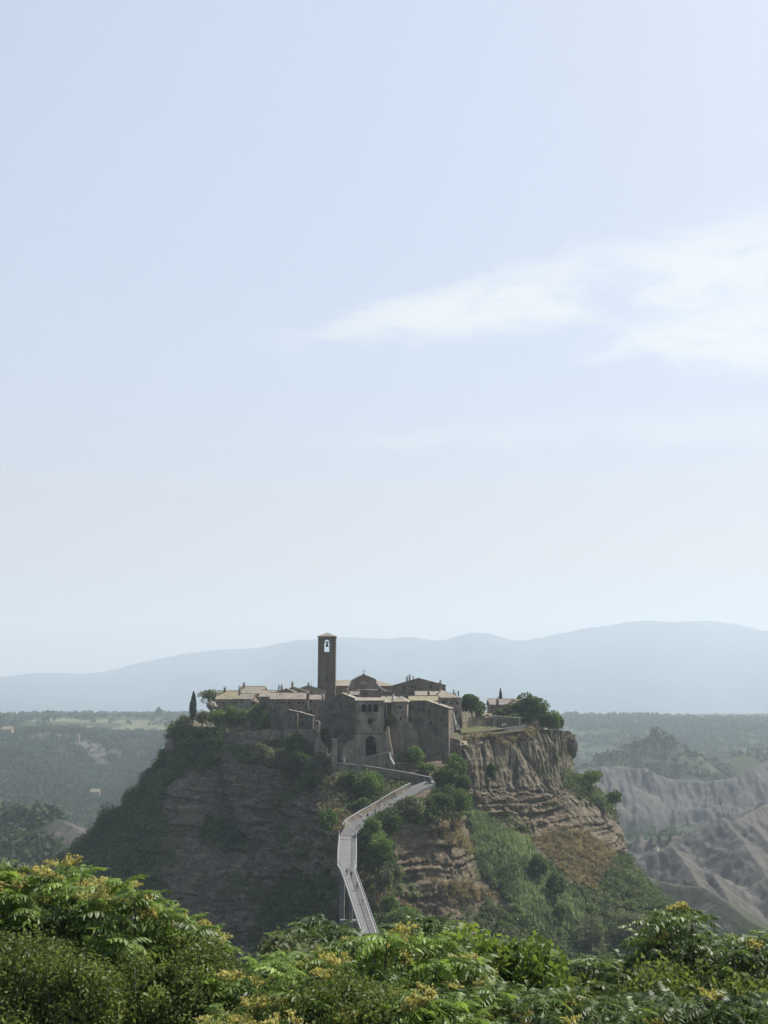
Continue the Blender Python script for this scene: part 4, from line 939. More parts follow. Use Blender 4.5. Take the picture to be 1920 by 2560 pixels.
for px, py, Y, s_, lb in ((883, 1736, 372, .8, 'small white satellite dish beside the ridge of the great gable'), (772, 1775, 372, .6, 'tiny white satellite dish on the narrow shuttered house')):
    c = at(px, py, Y); mb = MB(); mb.lathe((c.x, c.y, c.z), [(.02, 0), (s_ * .3, .05), (s_ * .5, .18)], 12); mb.tube([c, c - Vector((0, -.1, 1.2))], .04, 5)
    tag(mb.build('satellite_dish', M['white']), lb, 'satellite dish')
# timber props by the blind house
def props():
    o = empty('timber_props', at(1140, 1830, 350), 'pale slanting wooden props against the wall right of the blind house', 'props')
    for a, b in (((1133, 1780, 352), (1142, 1824, 350)), ((1138, 1800, 352), (1149, 1824, 349)), ((1131, 1782, 352), (1133, 1838, 351)), ((1140, 1822, 351), (1153, 1826, 349)), ((1129, 1829, 352), (1142, 1832, 349))):
        mb = MB(); mb.tube([at(*a), at(*b)], .16, 4); mb.build('beam', M['pale'], o)
props()
def pergola():
    o = empty('pergola', at(1260, 1815, 380), 'light pergola frame on thin white posts at the garden edge', 'pergola')
    for a, yt, yb, Y in ((1235.5, 1789, 1819, 381), (1299, 1795, 1816, 381), (1241, 1788, 1810, 387), (1303, 1793, 1810, 387)):
        mb = MB(); mb.box((at(a, yt, Y) + at(a, yb, Y)) / 2, .2, .2, (at(a, yt, Y) - at(a, yb, Y)).length); mb.build('post', M['pale'], o)
    mb = MB()
    for Y in (381, 387): mb.tube([at(1234, 1789.5, Y), at(1304, 1795, Y)], .09, 5)
    for k in range(6): mb.tube([at(1236 + 12.5 * k, 1789 + k, 380), at(1238 + 12.5 * k, 1788.4 + k, 388)], .07, 5)
    mb.build('beams', M['pale'], o)
pergola()
for i, (px, py, w, h, Y, lb, mt_) in enumerate([(529, 1765, 24, 20, 404, 'rounded pale tufa boulder at the left end of the yellow-roofed house', 'stone_l'),
        (1206, 1790, 40, 18, 398, 'mound of rough rock behind the garden wall', 'stone'), (508, 1793, 44, 12, 404, 'flat mossy rock ledge beside the left cypress', 'stone_l'),
        (1432, 1866, 22, 46, 412, 'dark bulging rock head at the right corner of the cliff', 'stone_d'), (430, 1872, 26, 50, 428, 'stubby rock turret on the left shoulder of the cliff', 'stone'),
        (1190, 1858, 30, 16, 357, 'pale crumbling rock lip under the right end of the village', 'stone_l'), (1140, 1862, 50, 26, 349, 'jagged pale rocks at the foot of the timber props', 'stone_l')]):
    c = at(px, py, Y); s = Y / F
    uu, vv = np.meshgrid(np.linspace(0, 2 * np.pi, 40, endpoint=False), np.linspace(0.02, np.pi - .02, 24)); 
    d = np.stack([np.cos(uu) * np.sin(vv), np.sin(uu) * np.sin(vv), np.cos(vv)], -1)
    k = 1 + fbm(d[..., 0] * 2 + i * 9, d[..., 1] * 2, d[..., 2] * 2, i, 4) * .7
    V = d * k[..., None] * np.array([w / 2 * s, w / 2 * s * .9, h / 2 * s]) + np.array(c)
    idx = np.arange(uu.size).reshape(uu.shape); nx = np.roll(idx, -1, 1)
    tag(npmesh('rock', V.reshape(-1, 3), np.stack([idx[:-1], idx[1:], nx[1:], nx[:-1]], -1).reshape(-1, 4), M[mt_]), lb, 'rock')

# ------------------------------------------------------------------ path and bridge
def ribbon(Lp, Rp, th):
    mb = MB()
    for i in range(len(Lp) - 1):
        a, b, c, d = Lp[i], Rp[i], Rp[i + 1], Lp[i + 1]; Z = Vector((0, 0, th))
        mb.hexa([a - Z, b - Z, c - Z, d - Z, a, b, c, d])
    return mb
def resamp(pts, n):
    P = np.array([tuple(at(*p)) for p in pts]); s = np.concatenate([[0], np.cumsum(np.linalg.norm(np.diff(P, axis=0), axis=1))]); t = np.linspace(0, s[-1], n)
    return [Vector([np.interp(q, s, P[:, k]) for k in range(3)]) for q in t]
Lr, Rr = resamp(PL, 30), resamp(PR, 30)
Rr = [Vector((b.x, b.y, a.z - .1)) for a, b in zip(Lr, Rr)]
def pxz(p): q = proj(np.array(p)); return q
tag(ribbon(Lr, Rr, .5).build('path', M['path']), kind='structure')
# the outer retaining wall below the path
def path_retainer():
    mb = MB()
    for a, b in zip(Rr[:-1], Rr[1:]):
        d = b - a; n = Vector((d.y, -d.x, 0)).normalized(); lo = 14
        q = [a + n * .02, b + n * .02, b + n * .5, a + n * .5]; z = Vector((0, 0, lo))
        mb.hexa([p - z for p in q] + [p + Vector((0, 0, .1)) for p in q])
    tag(mb.build('path_retaining_wall', M['conc']), 'grey concrete retaining wall under the outer edge of the path', 'wall')
path_retainer()
BL = [(850, 2089, 292), (847, 2125, 277), (846.5, 2163, 264), (853.5, 2172, 260), (873, 2227, 245), (909, 2337, 219), (945, 2450, 190), (985, 2580, 160)]
BR = [(889, 2091, 291), (889, 2127, 276.5), (888.5, 2163, 264), (882.5, 2172, 260), (902, 2227, 245), (939.5, 2337, 219), (980, 2450, 190), (1026, 2580, 160)]
def bridge():
    o = empty('footbridge', at(868, 2170, 262), 'long narrow concrete footbridge with steel railings climbing to the rock', 'bridge')
    L = [at(*p) for p in BL]; Rt = [at(*p) for p in BR]
    e = Vector((L[-1].x + 2, 60, L[-1].z + 3)); L.append(e); Rt.append(e + Vector((2.8, 0, 0)))
    ribbon(L, Rt, .55).build('deck', M['path'], o)
    for nm, S, sgn in (('left', L, -1), ('right', Rt, 1)):
        cb = MB(); rb = MB()
        for a, b in zip(S[:-1], S[1:]):
            d = (b - a).normalized(); n = Vector((d.y, -d.x, 0)).normalized()
            if n.x * sgn < 0: n = -n
            off = n * .16; Z = Vector((0, 0, 1))
            q = [a - Z * .6, b - Z * .6, b + n * .32 - Z * .6, a + n * .32 - Z * .6]
            cb.hexa(q + [p + Z * .72 for p in q])
            ln = (b - a).length; m = max(1, int(ln / 2))
            for i in range(m):
                p = a.lerp(b, i / m) + off; rb.box(p + Z * .75, .09, .09, 1.1)
            for h, r in ((1.32, .075), (.95, .03), (.6, .03)): rb.tube([a + off + Z * h, b + off + Z * h], r, 5)
        cb.build('kerb', M['conc_l'], o); rb.build('railing', M['metal'] , o)
    # piers and the slab under the landing
    for px, pw, yt, yb, Y in ((855.5, 12, 2172, 2312, 268), (877.5, 9, 2178, 2312, 262), (905, 8, 2250, 2420, 240), (950, 9, 2380, 2560, 205), (985, 10, 2480, 2700, 175)):
        a, b = at(px, yt, Y), at(px, yb, Y); mb = MB(); w = pw / F * Y; H = a.z - b.z + 1.4
        mb.box((a.x, Y, b.z - 2 + H / 2), w, 1.8, H); mb.box((a.x + w / 2 - .2, Y - 1.0, b.z - 2 + H / 2), .4, .2, H)
        mb.build('pier', M['conc'], o)
    for a, b in ((2, 3),):
        mb = MB(); p, q = at(866, 2170, 264), 0; mb.box((p.x, 264, p.z - 1.1), 4.6, 1.4, 1.2); mb.build('pier_cap', M['conc'], o)
    mb = MB(); mb.box(at(877, 2303, 262), 5, 1.6, .6); mb.build('footing', M['conc'], o)
    mb = MB()
    for k in range(7):
        t = k / 7; a = L[0].lerp(L[2], t); b = Rt[0].lerp(Rt[2], t)
    a, b = at(850, 2100, 287.5), at(889, 2102, 287); mb.tube([a + Vector((0, 0, .03)), b + Vector((0, 0, .03))], .14, 4); mb.build('drain_grate', M['dmetal'], o)
bridge()
def path_railing():
    o = empty('path_railing', Rr[0], 'short steel railing on the outer bend where the path meets the bridge', 'railing')
    S = Rr[:9]; rb = MB(); Z = Vector((0, 0, 1))
    for h in (1.15, .75, .4): rb.tube([p + Z * h + Vector((.2, 0, 0)) for p in S], .05, 5)
    rb.build('rails', M['metal'], o)
    for k in range(9): 
        mb = MB(); mb.box(S[k] + Vector((.2, 0, .6)), .12, .12, 1.2); mb.build('post', M['metal'], o)
path_railing()
def signboard():
    c = at(861, 1906, 329.3); o = empty('sign_board', c, 'small pale notice board on a white post above the ramp wall', 'sign')
    mb = MB(); mb.box(c + Vector((0, 0, .7)), .3, .3, 1.4); mb.build('post', M['white'], o)
    mb = MB(); mb.box(at(860, 1896.5, 329.3), 1.7, .12, .75); mb.box(at(860, 1892.8, 329.3), 1.9, .5, .1); mb.build('board', M['conc_l'], o)
signboard()

# ------------------------------------------------------------------ people
def skinmat(c, n): return m_plain(n, c, .8, .1, 4)
CL = {k: skinmat(v, k) for k, v in {'skin': (.45, .28, .2), 'white_cloth': (.8, .8, .78), 'black_cloth': (.02, .02, .025), 'navy_cloth': (.03, .04, .08), 'tan_cloth': (.35, .27, .18), 'red_cloth': (.4, .06, .05), 'hair': (.04, .025, .015), 'grey_cloth': (.2, .2, .21)}.items()}
def person(label, pos, yaw, pose, top, bot, hair='hair', H=1.72, hat=None):
    o = empty('person', pos, label, 'person', 'visitors on the path, bridge and terrace')
    st, sw = {'walk': (.26, .2), 'stand': (.03, .03), 'sit': (0, .1)}[pose]
    k = H / 1.75
    sit = pose == 'sit'
    J = {'pel': (0, 0, .95), 'che': (0, .02, 1.28), 'nec': (0, .02, 1.47), 'hd0': (0, .0, 1.56), 'hd': (0, -.02, 1.66), 'hdt': (0, -.01, 1.73)}
    E = [('pel', 'che'), ('che', 'nec'), ('nec', 'hd0'), ('hd0', 'hd'), ('hd', 'hdt')]
    Rd = {'pel': .14, 'che': .155, 'nec': .055, 'hd0': .06, 'hd': .1, 'hdt': .06}
    for s, n in ((-1, 'l'), (1, 'r')):
        f = s * st; g = -s * sw
        J['hip' + n] = (s * .1, 0, .88); J['kn' + n] = (s * .11, -f * .5 - .05, .5); J['an' + n] = (s * .11, -f + .04, .09); J['to' + n] = (s * .12, -f - .14, .04)
        if sit: J['kn' + n] = (s * .13, -.42, .92); J['an' + n] = (s * .13, -.45, .5); J['to' + n] = (s * .13, -.6, .46)
        J['sh' + n] = (s * .19, .02, 1.42); J['el' + n] = (s * .25, -g * .4 + .03, 1.14); J['wr' + n] = (s * .25, -g * 1.0 - .06, .9); J['ha' + n] = (s * .25, -g * 1.1 - .09, .8)
        E += [('pel', 'hip' + n), ('hip' + n, 'kn' + n), ('kn' + n, 'an' + n), ('an' + n, 'to' + n), ('che', 'sh' + n), ('sh' + n, 'el' + n), ('el' + n, 'wr' + n), ('wr' + n, 'ha' + n)]
        Rd.update({'hip' + n: .1, 'kn' + n: .062, 'an' + n: .042, 'to' + n: .04, 'sh' + n: .07, 'el' + n: .045, 'wr' + n: .03, 'ha' + n: .038})
    names = list(J); me = bpy.data.meshes.new('body')
    me.from_pydata([tuple(c * k for c in J[n]) for n in names], [(names.index(a), names.index(b)) for a, b in E], [])
    tmp = bpy.data.objects.new('tmp', me); COL.objects.link(tmp)
    tmp.modifiers.new('s', 'SKIN'); 
    for n, v in zip(names, me.skin_vertices[0].data): v.radius = (Rd[n] * k, Rd[n] * k * (.75 if n in ('pel', 'che') else 1)); v.use_root = (n == 'pel')
    tmp.modifiers.new('d', 'SUBSURF').levels = 1
    dg = bpy.context.evaluated_depsgraph_get(); dg.update(); m2 = bpy.data.meshes.new_from_object(tmp.evaluated_get(dg)); bpy.data.objects.remove(tmp)
    c, s = math.cos(yaw), math.sin(yaw)
    dz = -.46 * k if sit else 0
    mats = [CL['skin'], CL[top], CL[bot]]
    for m in mats: m2.materials.append(m)
    for p in m2.polygons:
        z = p.center.z / k; x = abs(p.center.x) / k
        p.material_index = 0 if z > 1.47 or (x > .2 and z < 1.15) or (z < .09 and False) else (1 if z > .93 else 2)
    for v in m2.vertices: x, y, z = v.co; v.co = (c * x - s * y, s * x + c * y, z + dz)
    b = bpy.data.objects.new('body', m2); COL.objects.link(b); b.parent = o
    mb = MB(); hz = 1.68 * k + dz; hx, hy = s * .02 * k, -c * .02 * k
    mb.lathe((hx, hy, hz), [(.105 * k, -.04 * k), (.118 * k, .02 * k), (.1 * k, .08 * k), (.05 * k, .115 * k), (.003, .12 * k)], 10)
    if hat: mb.lathe((hx, hy, hz), [(.2 * k, .03 * k), (.2 * k, .045 * k), (.12 * k, .05 * k)], 10)
    h = mb.build('hat' if hat else 'hair', CL[hat or hair]); h.parent = o; h.location = (0, 0, 0)
def onL(f, t, A_, B_):
    """point between the two edges of a ribbon"""
    n = len(A_) - 1; i = min(int(f * n), n - 1); q = f * n - i
    return A_[i].lerp(A_[i + 1], q).lerp(B_[i].lerp(B_[i + 1], q), t)
def deck_at(px, py):
    LL = [at(*p) for p in BL]; RR_ = [at(*p) for p in BR]; best = None
    for i in range(len(LL) - 1):
        for q in np.linspace(0, 1, 40):
            for t in np.linspace(.05, .95, 15):
                p = LL[i].lerp(LL[i + 1], float(q)).lerp(RR_[i].lerp(RR_[i + 1], float(q)), float(t)); a, b = proj(np.array(p)); d = (a - px) ** 2 + (b - py) ** 2
                if best is None or d < best[0]: best = (d, p)
    return best[1]
def path_at(px, py):
    best = None
    for f in np.linspace(0, .999, 120):
        for t in np.linspace(.05, .95, 15):
            p = onL(float(f), float(t), Lr, Rr); a, b = proj(np.array(p)); d = (a - px) ** 2 + (b - py) ** 2
            if best is None or d < best[0]: best = (d, p)
    return best[1]
person('person in a white top and dark trousers walking down the sunny path', path_at(902, 2048), .3, 'walk', 'white_cloth', 'black_cloth')
person('person dressed in black walking on the path right of the one in white', path_at(919, 2047), .2, 'walk', 'black_cloth', 'black_cloth')
person('person half hidden at the bush on the outer edge of the path', path_at(938, 2038), .6, 'stand', 'navy_cloth', 'grey_cloth')
person('person in dark clothes leaning at the left edge of the bend above the landing', path_at(862, 2070), 1.2, 'stand', 'navy_cloth', 'tan_cloth')
person('person in dark clothes on the bridge just below the wide landing', deck_at(867, 2189), .1, 'walk', 'black_cloth', 'navy_cloth')
person('person in black with a long shadow near the right rail of the bridge', deck_at(879, 2197), 3.3, 'walk', 'black_cloth', 'black_cloth')
person('person in dark red standing by the right rail midway down the bridge', deck_at(893, 2226), 3.0, 'walk', 'red_cloth', 'black_cloth')
person('person with white top close to the right rail, lowest of those on the bridge', deck_at(906, 2262), 3.1, 'walk', 'white_cloth', 'tan_cloth')
person('person in a white hat standing beside the capped pillar on the ramp', at(832, 1908, 329), .2, 'stand', 'tan_cloth', 'grey_cloth', hat='white_cloth')
person('person in black sitting under the pergola', at(1250, 1817, 379) , .3, 'sit', 'black_cloth', 'grey_cloth')
person('person in white sitting under the pergola', at(1257, 1816, 379), -.3, 'sit', 'white_cloth', 'white_cloth')
person('person in a pale shirt sitting at the right end of the group under the pergola', at(1263, 1816, 379.6), .6, 'sit', 'white_cloth', 'tan_cloth')
for px, lb in ((1250, 'low wooden stool under the person in black'), (1257, 'low wooden stool under the person in white'), (1263, 'low wooden stool under the person in the pale shirt')):
    p = at(px, 1816.5 if px < 1260 else 1816, 379 if px < 1260 else 379.6); o = empty('stool', p, lb, 'stool', 'stools under the pergola')
    mb = MB(); mb.box(p + Vector((0, .1, .42)), .5, .45, .06); mb.build('seat', M['wood'], o)
    for a in (-.2, .2):
        for b in (-.06, .26): mb = MB(); mb.box(p + Vector((a, b, .195)), .05, .05, .39); mb.build('leg', M['wood'], o)

# ------------------------------------------------------------------ trees and bushes that can be told apart
cypress('tall slim cypress alone at the far left end of the village', 482, 1731, 1800, 17, 402)
cypress('slim cypress rising behind the grey house with the chimney block', 1252, 1723, 1775, 9, 424)
cypress('small cypress tip right of the big dark tree', 1334, 1743, 1775, 5, 424)
T = M['tree']; S = M['shrub']; O = M['olive']
tree('broadleaf_tree', 'airy grey tree standing behind the far-left house', 528, 1716, 1775, 76, 424, O, 1500, .45, lr=.34)
tree('broadleaf_tree', 'round dark tree at the right end of the houses', 1180, 1732, 1800, 62, 382, T, 2600, .55)
tree('broadleaf_tree', 'largest dark tree, spreading in front of the grey house at the right', 1320, 1735, 1822, 118, 396, T, 6500, .6, trunk=.02, lobes=22, lr=.38)
tree('broadleaf_tree', 'small bushy tree at the right edge of the village plateau', 1376, 1774, 1834, 62, 397, M['shrub'], 2400, .5, trunk=.0)
tree('broadleaf_tree', 'narrow dark tree at the very right corner of the plateau', 1397, 1778, 1832, 26, 401, T, 1100, .5, trunk=.1)
for i, (px, yt, yb, w, Y, m, lb, n) in enumerate([
    (640, 1757, 1812, 66, 388, S, 'bright bush hanging over the wall end nearest the pink-roofed house', 2200), (590, 1762, 1822, 70, 392, S, 'bush in the middle of the green mass below the far-left houses', 2200),
    (545, 1772, 1826, 60, 394, S, 'leftmost bush of the green mass below the far-left houses', 1500), (665, 1790, 1828, 50, 380, S, 'low sunlit bush at the left end of the long dark house front', 1400),
    (738, 1826, 1882, 56, 350, S, 'round fresh-green bush in front of the retaining wall', 2200), (655, 1858, 1915, 60, 350, O, 'grey-green bush below the middle of the retaining wall', 1500),
    (700, 1868, 1925, 70, 346, O, 'wide grey-green bush below the round fresh-green one', 1800), (752, 1872, 1930, 60, 342, T, 'dark bush under the foot of the crumbling pillar', 1500),
    (795, 1878, 1940, 64, 338, O, 'grey bush between the crumbling pillar and the capped pillar', 1700), (775, 1930, 1985, 60, 334, T, 'dark bush on the cliff below the capped pillar', 1200),
    (808, 1815, 1868, 34, 349, T, 'dark shrub climbing the great gabled house beside the ruin', 900), (505, 1778, 1812, 44, 400, O, 'low grey shrub at the foot of the left cypress', 800),
    (462, 1785, 1822, 46, 410, O, 'scrubby shrub on the rock edge left of the cypress', 800), (1250, 1772, 1800, 26, 392, S, 'round light-green bush in front of the grey house', 900),
    (1285, 1784, 1804, 44, 388, S, 'clipped hedge bush on the garden wall', 900), (978, 1786, 1815, 26, 339, S, 'yellow-green creeper bush beside the gatehouse wall', 800),
    (1030, 1868, 1918, 66, 335, S, 'creeper tumbling over the terrace right of the ramp', 1900), (1065, 1905, 1935, 50, 330, S, 'creeper hanging over the end of the terrace wall', 1100),
    (880, 1925, 2000, 66, 318, T, 'dark bush on the grassy triangle below the ramp wall', 2600), (925, 1925, 2010, 84, 317, S, 'spreading fig-like tree on the grassy triangle', 2800), (860, 1930, 2000, 44, 320, O, 'grey bush at the left of the grassy triangle', 1000),
    (905, 1990, 2045, 60, 309, T, 'low dark bush behind the lower path wall', 1500),
    (1140, 1882, 1960, 54, 330, S, 'bright round-headed tree where the ramp bends', 2600), (1112, 1905, 1990, 60, 322, T, 'dark shrub tree at the sharp bend of the ramp', 2400), (1160, 1925, 2010, 50, 326, T, 'shadowed shrub tree right of the ramp bend', 1600),
    (1105, 1960, 2040, 90, 314, T, 'big dark leafy tree below the ramp bend', 3400), (1150, 1968, 2040, 60, 318, S, 'leafy creeper below the ramp bend at the cliff foot', 1700),
    (1022, 1985, 2060, 84, 306, O, 'long grey-green bush under the middle of the path', 2600), (968, 2016, 2084, 80, 300, T, 'dark bush overhanging the outer edge of the path', 2200), (932, 2046, 2112, 60, 292, S, 'sunlit bush beside the bend above the landing', 2000),
    (950, 2085, 2150, 64, 286, S, 'leafy bush right of the landing of the bridge', 2000), (935, 2130, 2190, 60, 284, T, 'shaded bush down right of the bridge landing', 1500), (962, 2160, 2240, 56, 283, O, 'dry straggly bush on the ledge right of the bridge', 1300),
    (970, 2235, 2290, 52, 275, S, 'rounded green bush at the foot of the ridge right of the bridge', 1800), (1010, 2260, 2330, 90, 268, S, 'low green bush spreading over the ridge beside the bridge', 1900),
    (820, 2018, 2095, 50, 296, S, 'bright green bush hanging left of the bridge landing', 1900), (838, 2240, 2330, 50, 282, O, 'pale green bush beside the bridge piers', 1500),
    (1229, 1905, 1962, 30, 347, T, 'single dark bush clinging to the right cliff face', 900), (1480, 1922, 1965, 70, 398, S, 'bushes crowning the right shoulder of the cliff', 1300), (1538, 1975, 2015, 40, 394, T, 'dark bush on the outer end of the right shoulder', 900),
    (1556, 2120, 2200, 56, 384, T, 'dark tree at the lower right foot of the cliff', 1700), (1345, 2130, 2200, 60, 332, T, 'dark tree amid the bright reeds', 1900), (1392, 2180, 2250, 50, 328, T, 'blue-green tree at the lower edge of the reeds', 1500), (1400, 2255, 2320, 34, 318, T, 'dark hole-like bush in the lower reeds', 800),
    (1480, 2290, 2380, 80, 318, O, 'grey shrub tree low on the right slope', 1900), (1580, 2270, 2360, 90, 330, O, 'broad grey-green tree right of the lower slope', 2000), (1650, 2240, 2330, 90, 350, T, 'dark shrub tree on the right flank near the badlands', 1900), (1300, 2330, 2420, 90, 296, O, 'olive-toned bush below the reed slope', 1800),
    (412, 1868, 1925, 44, 436, S, 'bright shrub below the left rim of the rock, beside the turret', 1100), (372, 1915, 1980, 62, 436, O, 'grey-green shrub tree on the steep upper left edge', 1500),
    (330, 1962, 2030, 64, 436, S, 'bright-crowned tree at the notch of the left edge', 1600), (262, 2030, 2110, 70, 434, T, 'tall dark tree sticking out on the left edge above the valley', 1700), (205, 2085, 2165, 74, 430, O, 'pale-leaved tree low on the left edge of the rock', 1700),
    (430, 1925, 1995, 60, 398, T, 'dark tree at the left end of the banded cliff face', 1400), (365, 2030, 2120, 84, 405, O, 'grey-green tree in the middle of the left flank', 1900), (330, 2120, 2210, 96, 396, S, 'light tree low in the shaded left flank', 2000), (410, 2100, 2170, 60, 378, T, 'dark bush beside the foot of the banded cliff', 1300),
    (280, 2000, 2110, 90, 428, T, 'tall dark tree on the upper left flank of the rock', 2400), (232, 2070, 2180, 100, 424, T, 'broad tree at the left foot of the rock, lit on its crown', 2600), (300, 2060, 2150, 90, 418, S, 'lighter green tree on the left flank of the rock', 2200), (345, 1960, 2040, 70, 432, T, 'dark tree halfway up the left flank of the rock', 1700),
    (395, 1895, 1960, 60, 434, T, 'dark shrub tree below the rock turret', 1400), (250, 2150, 2270, 120, 410, T, 'lowest dark tree on the left flank above the foreground leaves', 2600), (165, 2120, 2200, 60, 420, T, 'small dark tree poking up at the far left foot of the rock', 1200)]):
    tree('shrub' if (yb - yt) < 75 else 'broadleaf_tree', lb, px, yt, yb, w, Y, m, n, .52 if Y > 340 else .45, cat='bush' if (yb - yt) < 75 else 'tree', group='bushes and trees growing on the rock', trunk=.02, lobes=16, lr=.4)

tree('broadleaf_tree', 'round far tree on the skyline left of the village', 121, 1776, 1803, 22, 2560, M['forest'], 420, 4.5, trunk=.1, group='lone far trees')
tree('broadleaf_tree', 'domed far tree standing alone nearest the village on the left skyline', 396, 1768, 1790, 14, 2560, M['forest'], 300, 4, trunk=.1, group='lone far trees')
tree('broadleaf_tree', 'low spreading far tree between fields on the left plateau', 148, 1812, 1836, 60, 2140, M['forest'], 900, 4, trunk=.05, group='lone far trees')
tree('broadleaf_tree', 'tiny far tree above the tan-roofed farmhouse', 81, 1814, 1834, 16, 2130, M['forest'], 300, 3, trunk=.1, group='lone far trees')
# two far buildings left and right in the valley
for px, py, w, h, Y, lb in ((19, 1831, 24, 9, 1980, 'far farmhouse with a tan roof at the left edge of the valley woods'), (222, 1825, 12, 4, 2050, 'tiny pale roof showing above the far woods'), (238, 1990, 22, 9, 1330, 'pale roofs of a small farm deep in the wooded valley'), (195, 1847, 8, 6, 1890, 'tiny white house among the far woods')):
    ys = np.linspace(Y * .8, Y * 1.2, 300); pts = np.array([A(px, py + h / 2, q) for q in ys]); gzv = ground(pts[:, 0], pts[:, 1])[0]; k = np.argmax(gzv > pts[:, 2] - 3); Y = float(ys[k]) if k else Y
    a = at(px, py, Y); s = Y / F; ww, hh = w * s, h * s; a.z = float(gzv[k]) + 7 + hh * .3; o = empty('farmhouse', (a.x, Y, a.z), lb, 'farmhouse')
    mb = MB(); mb.box((a.x, Y, a.z - 4), ww, ww * .6, 8 + hh * .8); mb.build('wall', M['plaster'], o)
    mb = MB(); z = a.z + hh * .4; mb.slab([(a.x - ww * .53, Y - ww * .33, z), (a.x + ww * .53, Y - ww * .33, z), (a.x + ww * .53, Y, z + hh * .8), (a.x - ww * .53, Y, z + hh * .8)], .3)
    mb.slab([(a.x - ww * .53, Y + ww * .33, z), (a.x + ww * .53, Y + ww * .33, z), (a.x + ww * .53, Y + .01, z + hh * .8), (a.x - ww * .53, Y + .01, z + hh * .8)], .3); mb.build('roof', M['roof_y'], o)

# ------------------------------------------------------------------ foreground trees
def compound_leaf(pairs=8, L=.44, ll=.15, lw=.048):
    """tree-of-heaven leaf along +x drooping: returns verts (n,4,3)"""
    Q = []
    for i in range(pairs):
        t = (i + 1) / (pairs + .5); x = L * t * (1 - .12 * t); z = .10 * L * math.sin(t * 2.2) - .45 * L * t * t
        for s in (-1, 1):
            l = ll * (1 - .45 * abs(t - .45)) * random.uniform(.75, 1.2); b = np.array([x, 0, z]); d = np.array([.22 + random.uniform(-.25, .25), s * .75, -.62 + random.uniform(-.35, .35)]); d /= np.linalg.norm(d)
            c = np.cross(d, [0, 0, 1]); c /= np.linalg.norm(c)
            Q.append([b, b + d * l * .45 + c * lw / 2, b + d * l, b + d * l * .45 - c * lw / 2])
    b = np.array([L * .88, 0, -.3 * L]); d = np.array([.7, 0, -.7]); c = np.array([0, 1., 0]); Q.append([b, b + d * ll * .45 + c * lw / 2, b + d * ll, b + d * ll * .45 - c * lw / 2])
    # the stalk, a thin strip
    for i in range(4):
        t0, t1 = i / 4, (i + 1) / 4; f = lambda t: np.array([L * t * (1 - .12 * t), 0, .10 * L * math.sin(t * 2.2) - .45 * L * t * t])
        Q.append([f(t0) + [0, .004, 0], f(t0) - [0, .004, 0], f(t1) - [0, .003, 0], f(t1) + [0, .003, 0]])
    return np.array(Q)

def rosettes(C, scale=1.0, nl=9, up=None):
    """whorls of compound leaves at branch tips"""
    n = len(C); m = nl; ang = (RNG.uniform(0, 2 * np.pi, (n, 1)) + np.arange(m)[None] * 2.399) ; el = RNG.uniform(-.25, .75, (n, m)); sc = scale * RNG.uniform(.7, 1.15, (n, m))
    ca, sa, ce, se = np.cos(ang), np.sin(ang), np.cos(el), np.sin(el); z = np.zeros_like(ca)
    X = np.stack([ca * ce, sa * ce, se], -1); Yv = np.stack([-sa, ca, z], -1); Zv = np.cross(X, Yv)
    roll = RNG.uniform(-.4, .4, (n, m))[..., None]; Y2 = Yv * np.cos(roll) + Zv * np.sin(roll); Z2 = -Yv * np.sin(roll) + Zv * np.cos(roll)
    L = compound_leaf().reshape(-1, 3)
    W = (L[None, None, :, 0:1] * X[:, :, None] + L[None, None, :, 1:2] * Y2[:, :, None] + L[None, None, :, 2:3] * Z2[:, :, None]) * sc[:, :, None, None]
    # gravity keeps the leaflets hanging
    V = (C[:, None, None] + W).reshape(-1, 3)
    t = np.clip(RNG.uniform(.1, .75, (n, 1)) + RNG.uniform(-.15, .3, (n, m)), 0, 1)
    t = np.repeat(t.ravel(), len(L)); return V, np.arange(len(V)).reshape(-1, 4), t
def panicles(C, r=.2, per=420):
    n = len(C); k = 9; sub = RNG.normal(size=(n, k, 3)) * np.array([1, 1, .3]) * .62; j = RNG.integers(0, k, (n, per))
    q = np.take_along_axis(sub, j[..., None], 1); u = RNG.uniform(0, 1, (n, per, 1)); q = q * (.55 + .6 * u) + RNG.normal(size=(n, per, 3)) * .16 * (1.15 - u)
    q *= (r * RNG.uniform(.75, 1.35, (n, 1, 1)))
    V, Fc = quads((C[:, None] + q).reshape(-1, 3), .034 * RNG.uniform(.6, 1.5, n * per), (0, 0, 1), 1.0, .2)
    return V, Fc, np.repeat(RNG.uniform(0, 1, n * per), 4)
def limb_net(base, tips, r0, n=9):
    mb = MB(); base = Vector(base); c = Vector(np.mean([tuple(t) for t in tips], axis=0)); fork = base.lerp(c, .55)
    mb.tube([base, base.lerp(fork, .5) + Vector((.1, .05, 0)), fork], [r0, r0 * .8, r0 * .6], 8)
    idx = RNG.permutation(len(tips))[:n]; hubs = [fork.lerp(Vector(tips[i]), .62) + Vector((0, 0, -.25)) for i in idx]
    for h in hubs: mb.tube([fork, fork.lerp(h, .5) + Vector((random.uniform(-.15, .15), random.uniform(-.15, .15), .1)), h], [r0 * .5, r0 * .34, r0 * .22], 6)
    for t in tips:
        t = Vector(t); h = min(hubs, key=lambda q: (q - t).length); m = h.lerp(t, .5) + Vector((random.uniform(-.08, .08), random.uniform(-.08, .08), -.1))
        mb.tube([h, m, t], [r0 * .2, r0 * .13, .012], 4)
    return mb
def gz(x, y): return float(ground(np.array([x]), np.array([y]))[0][0])
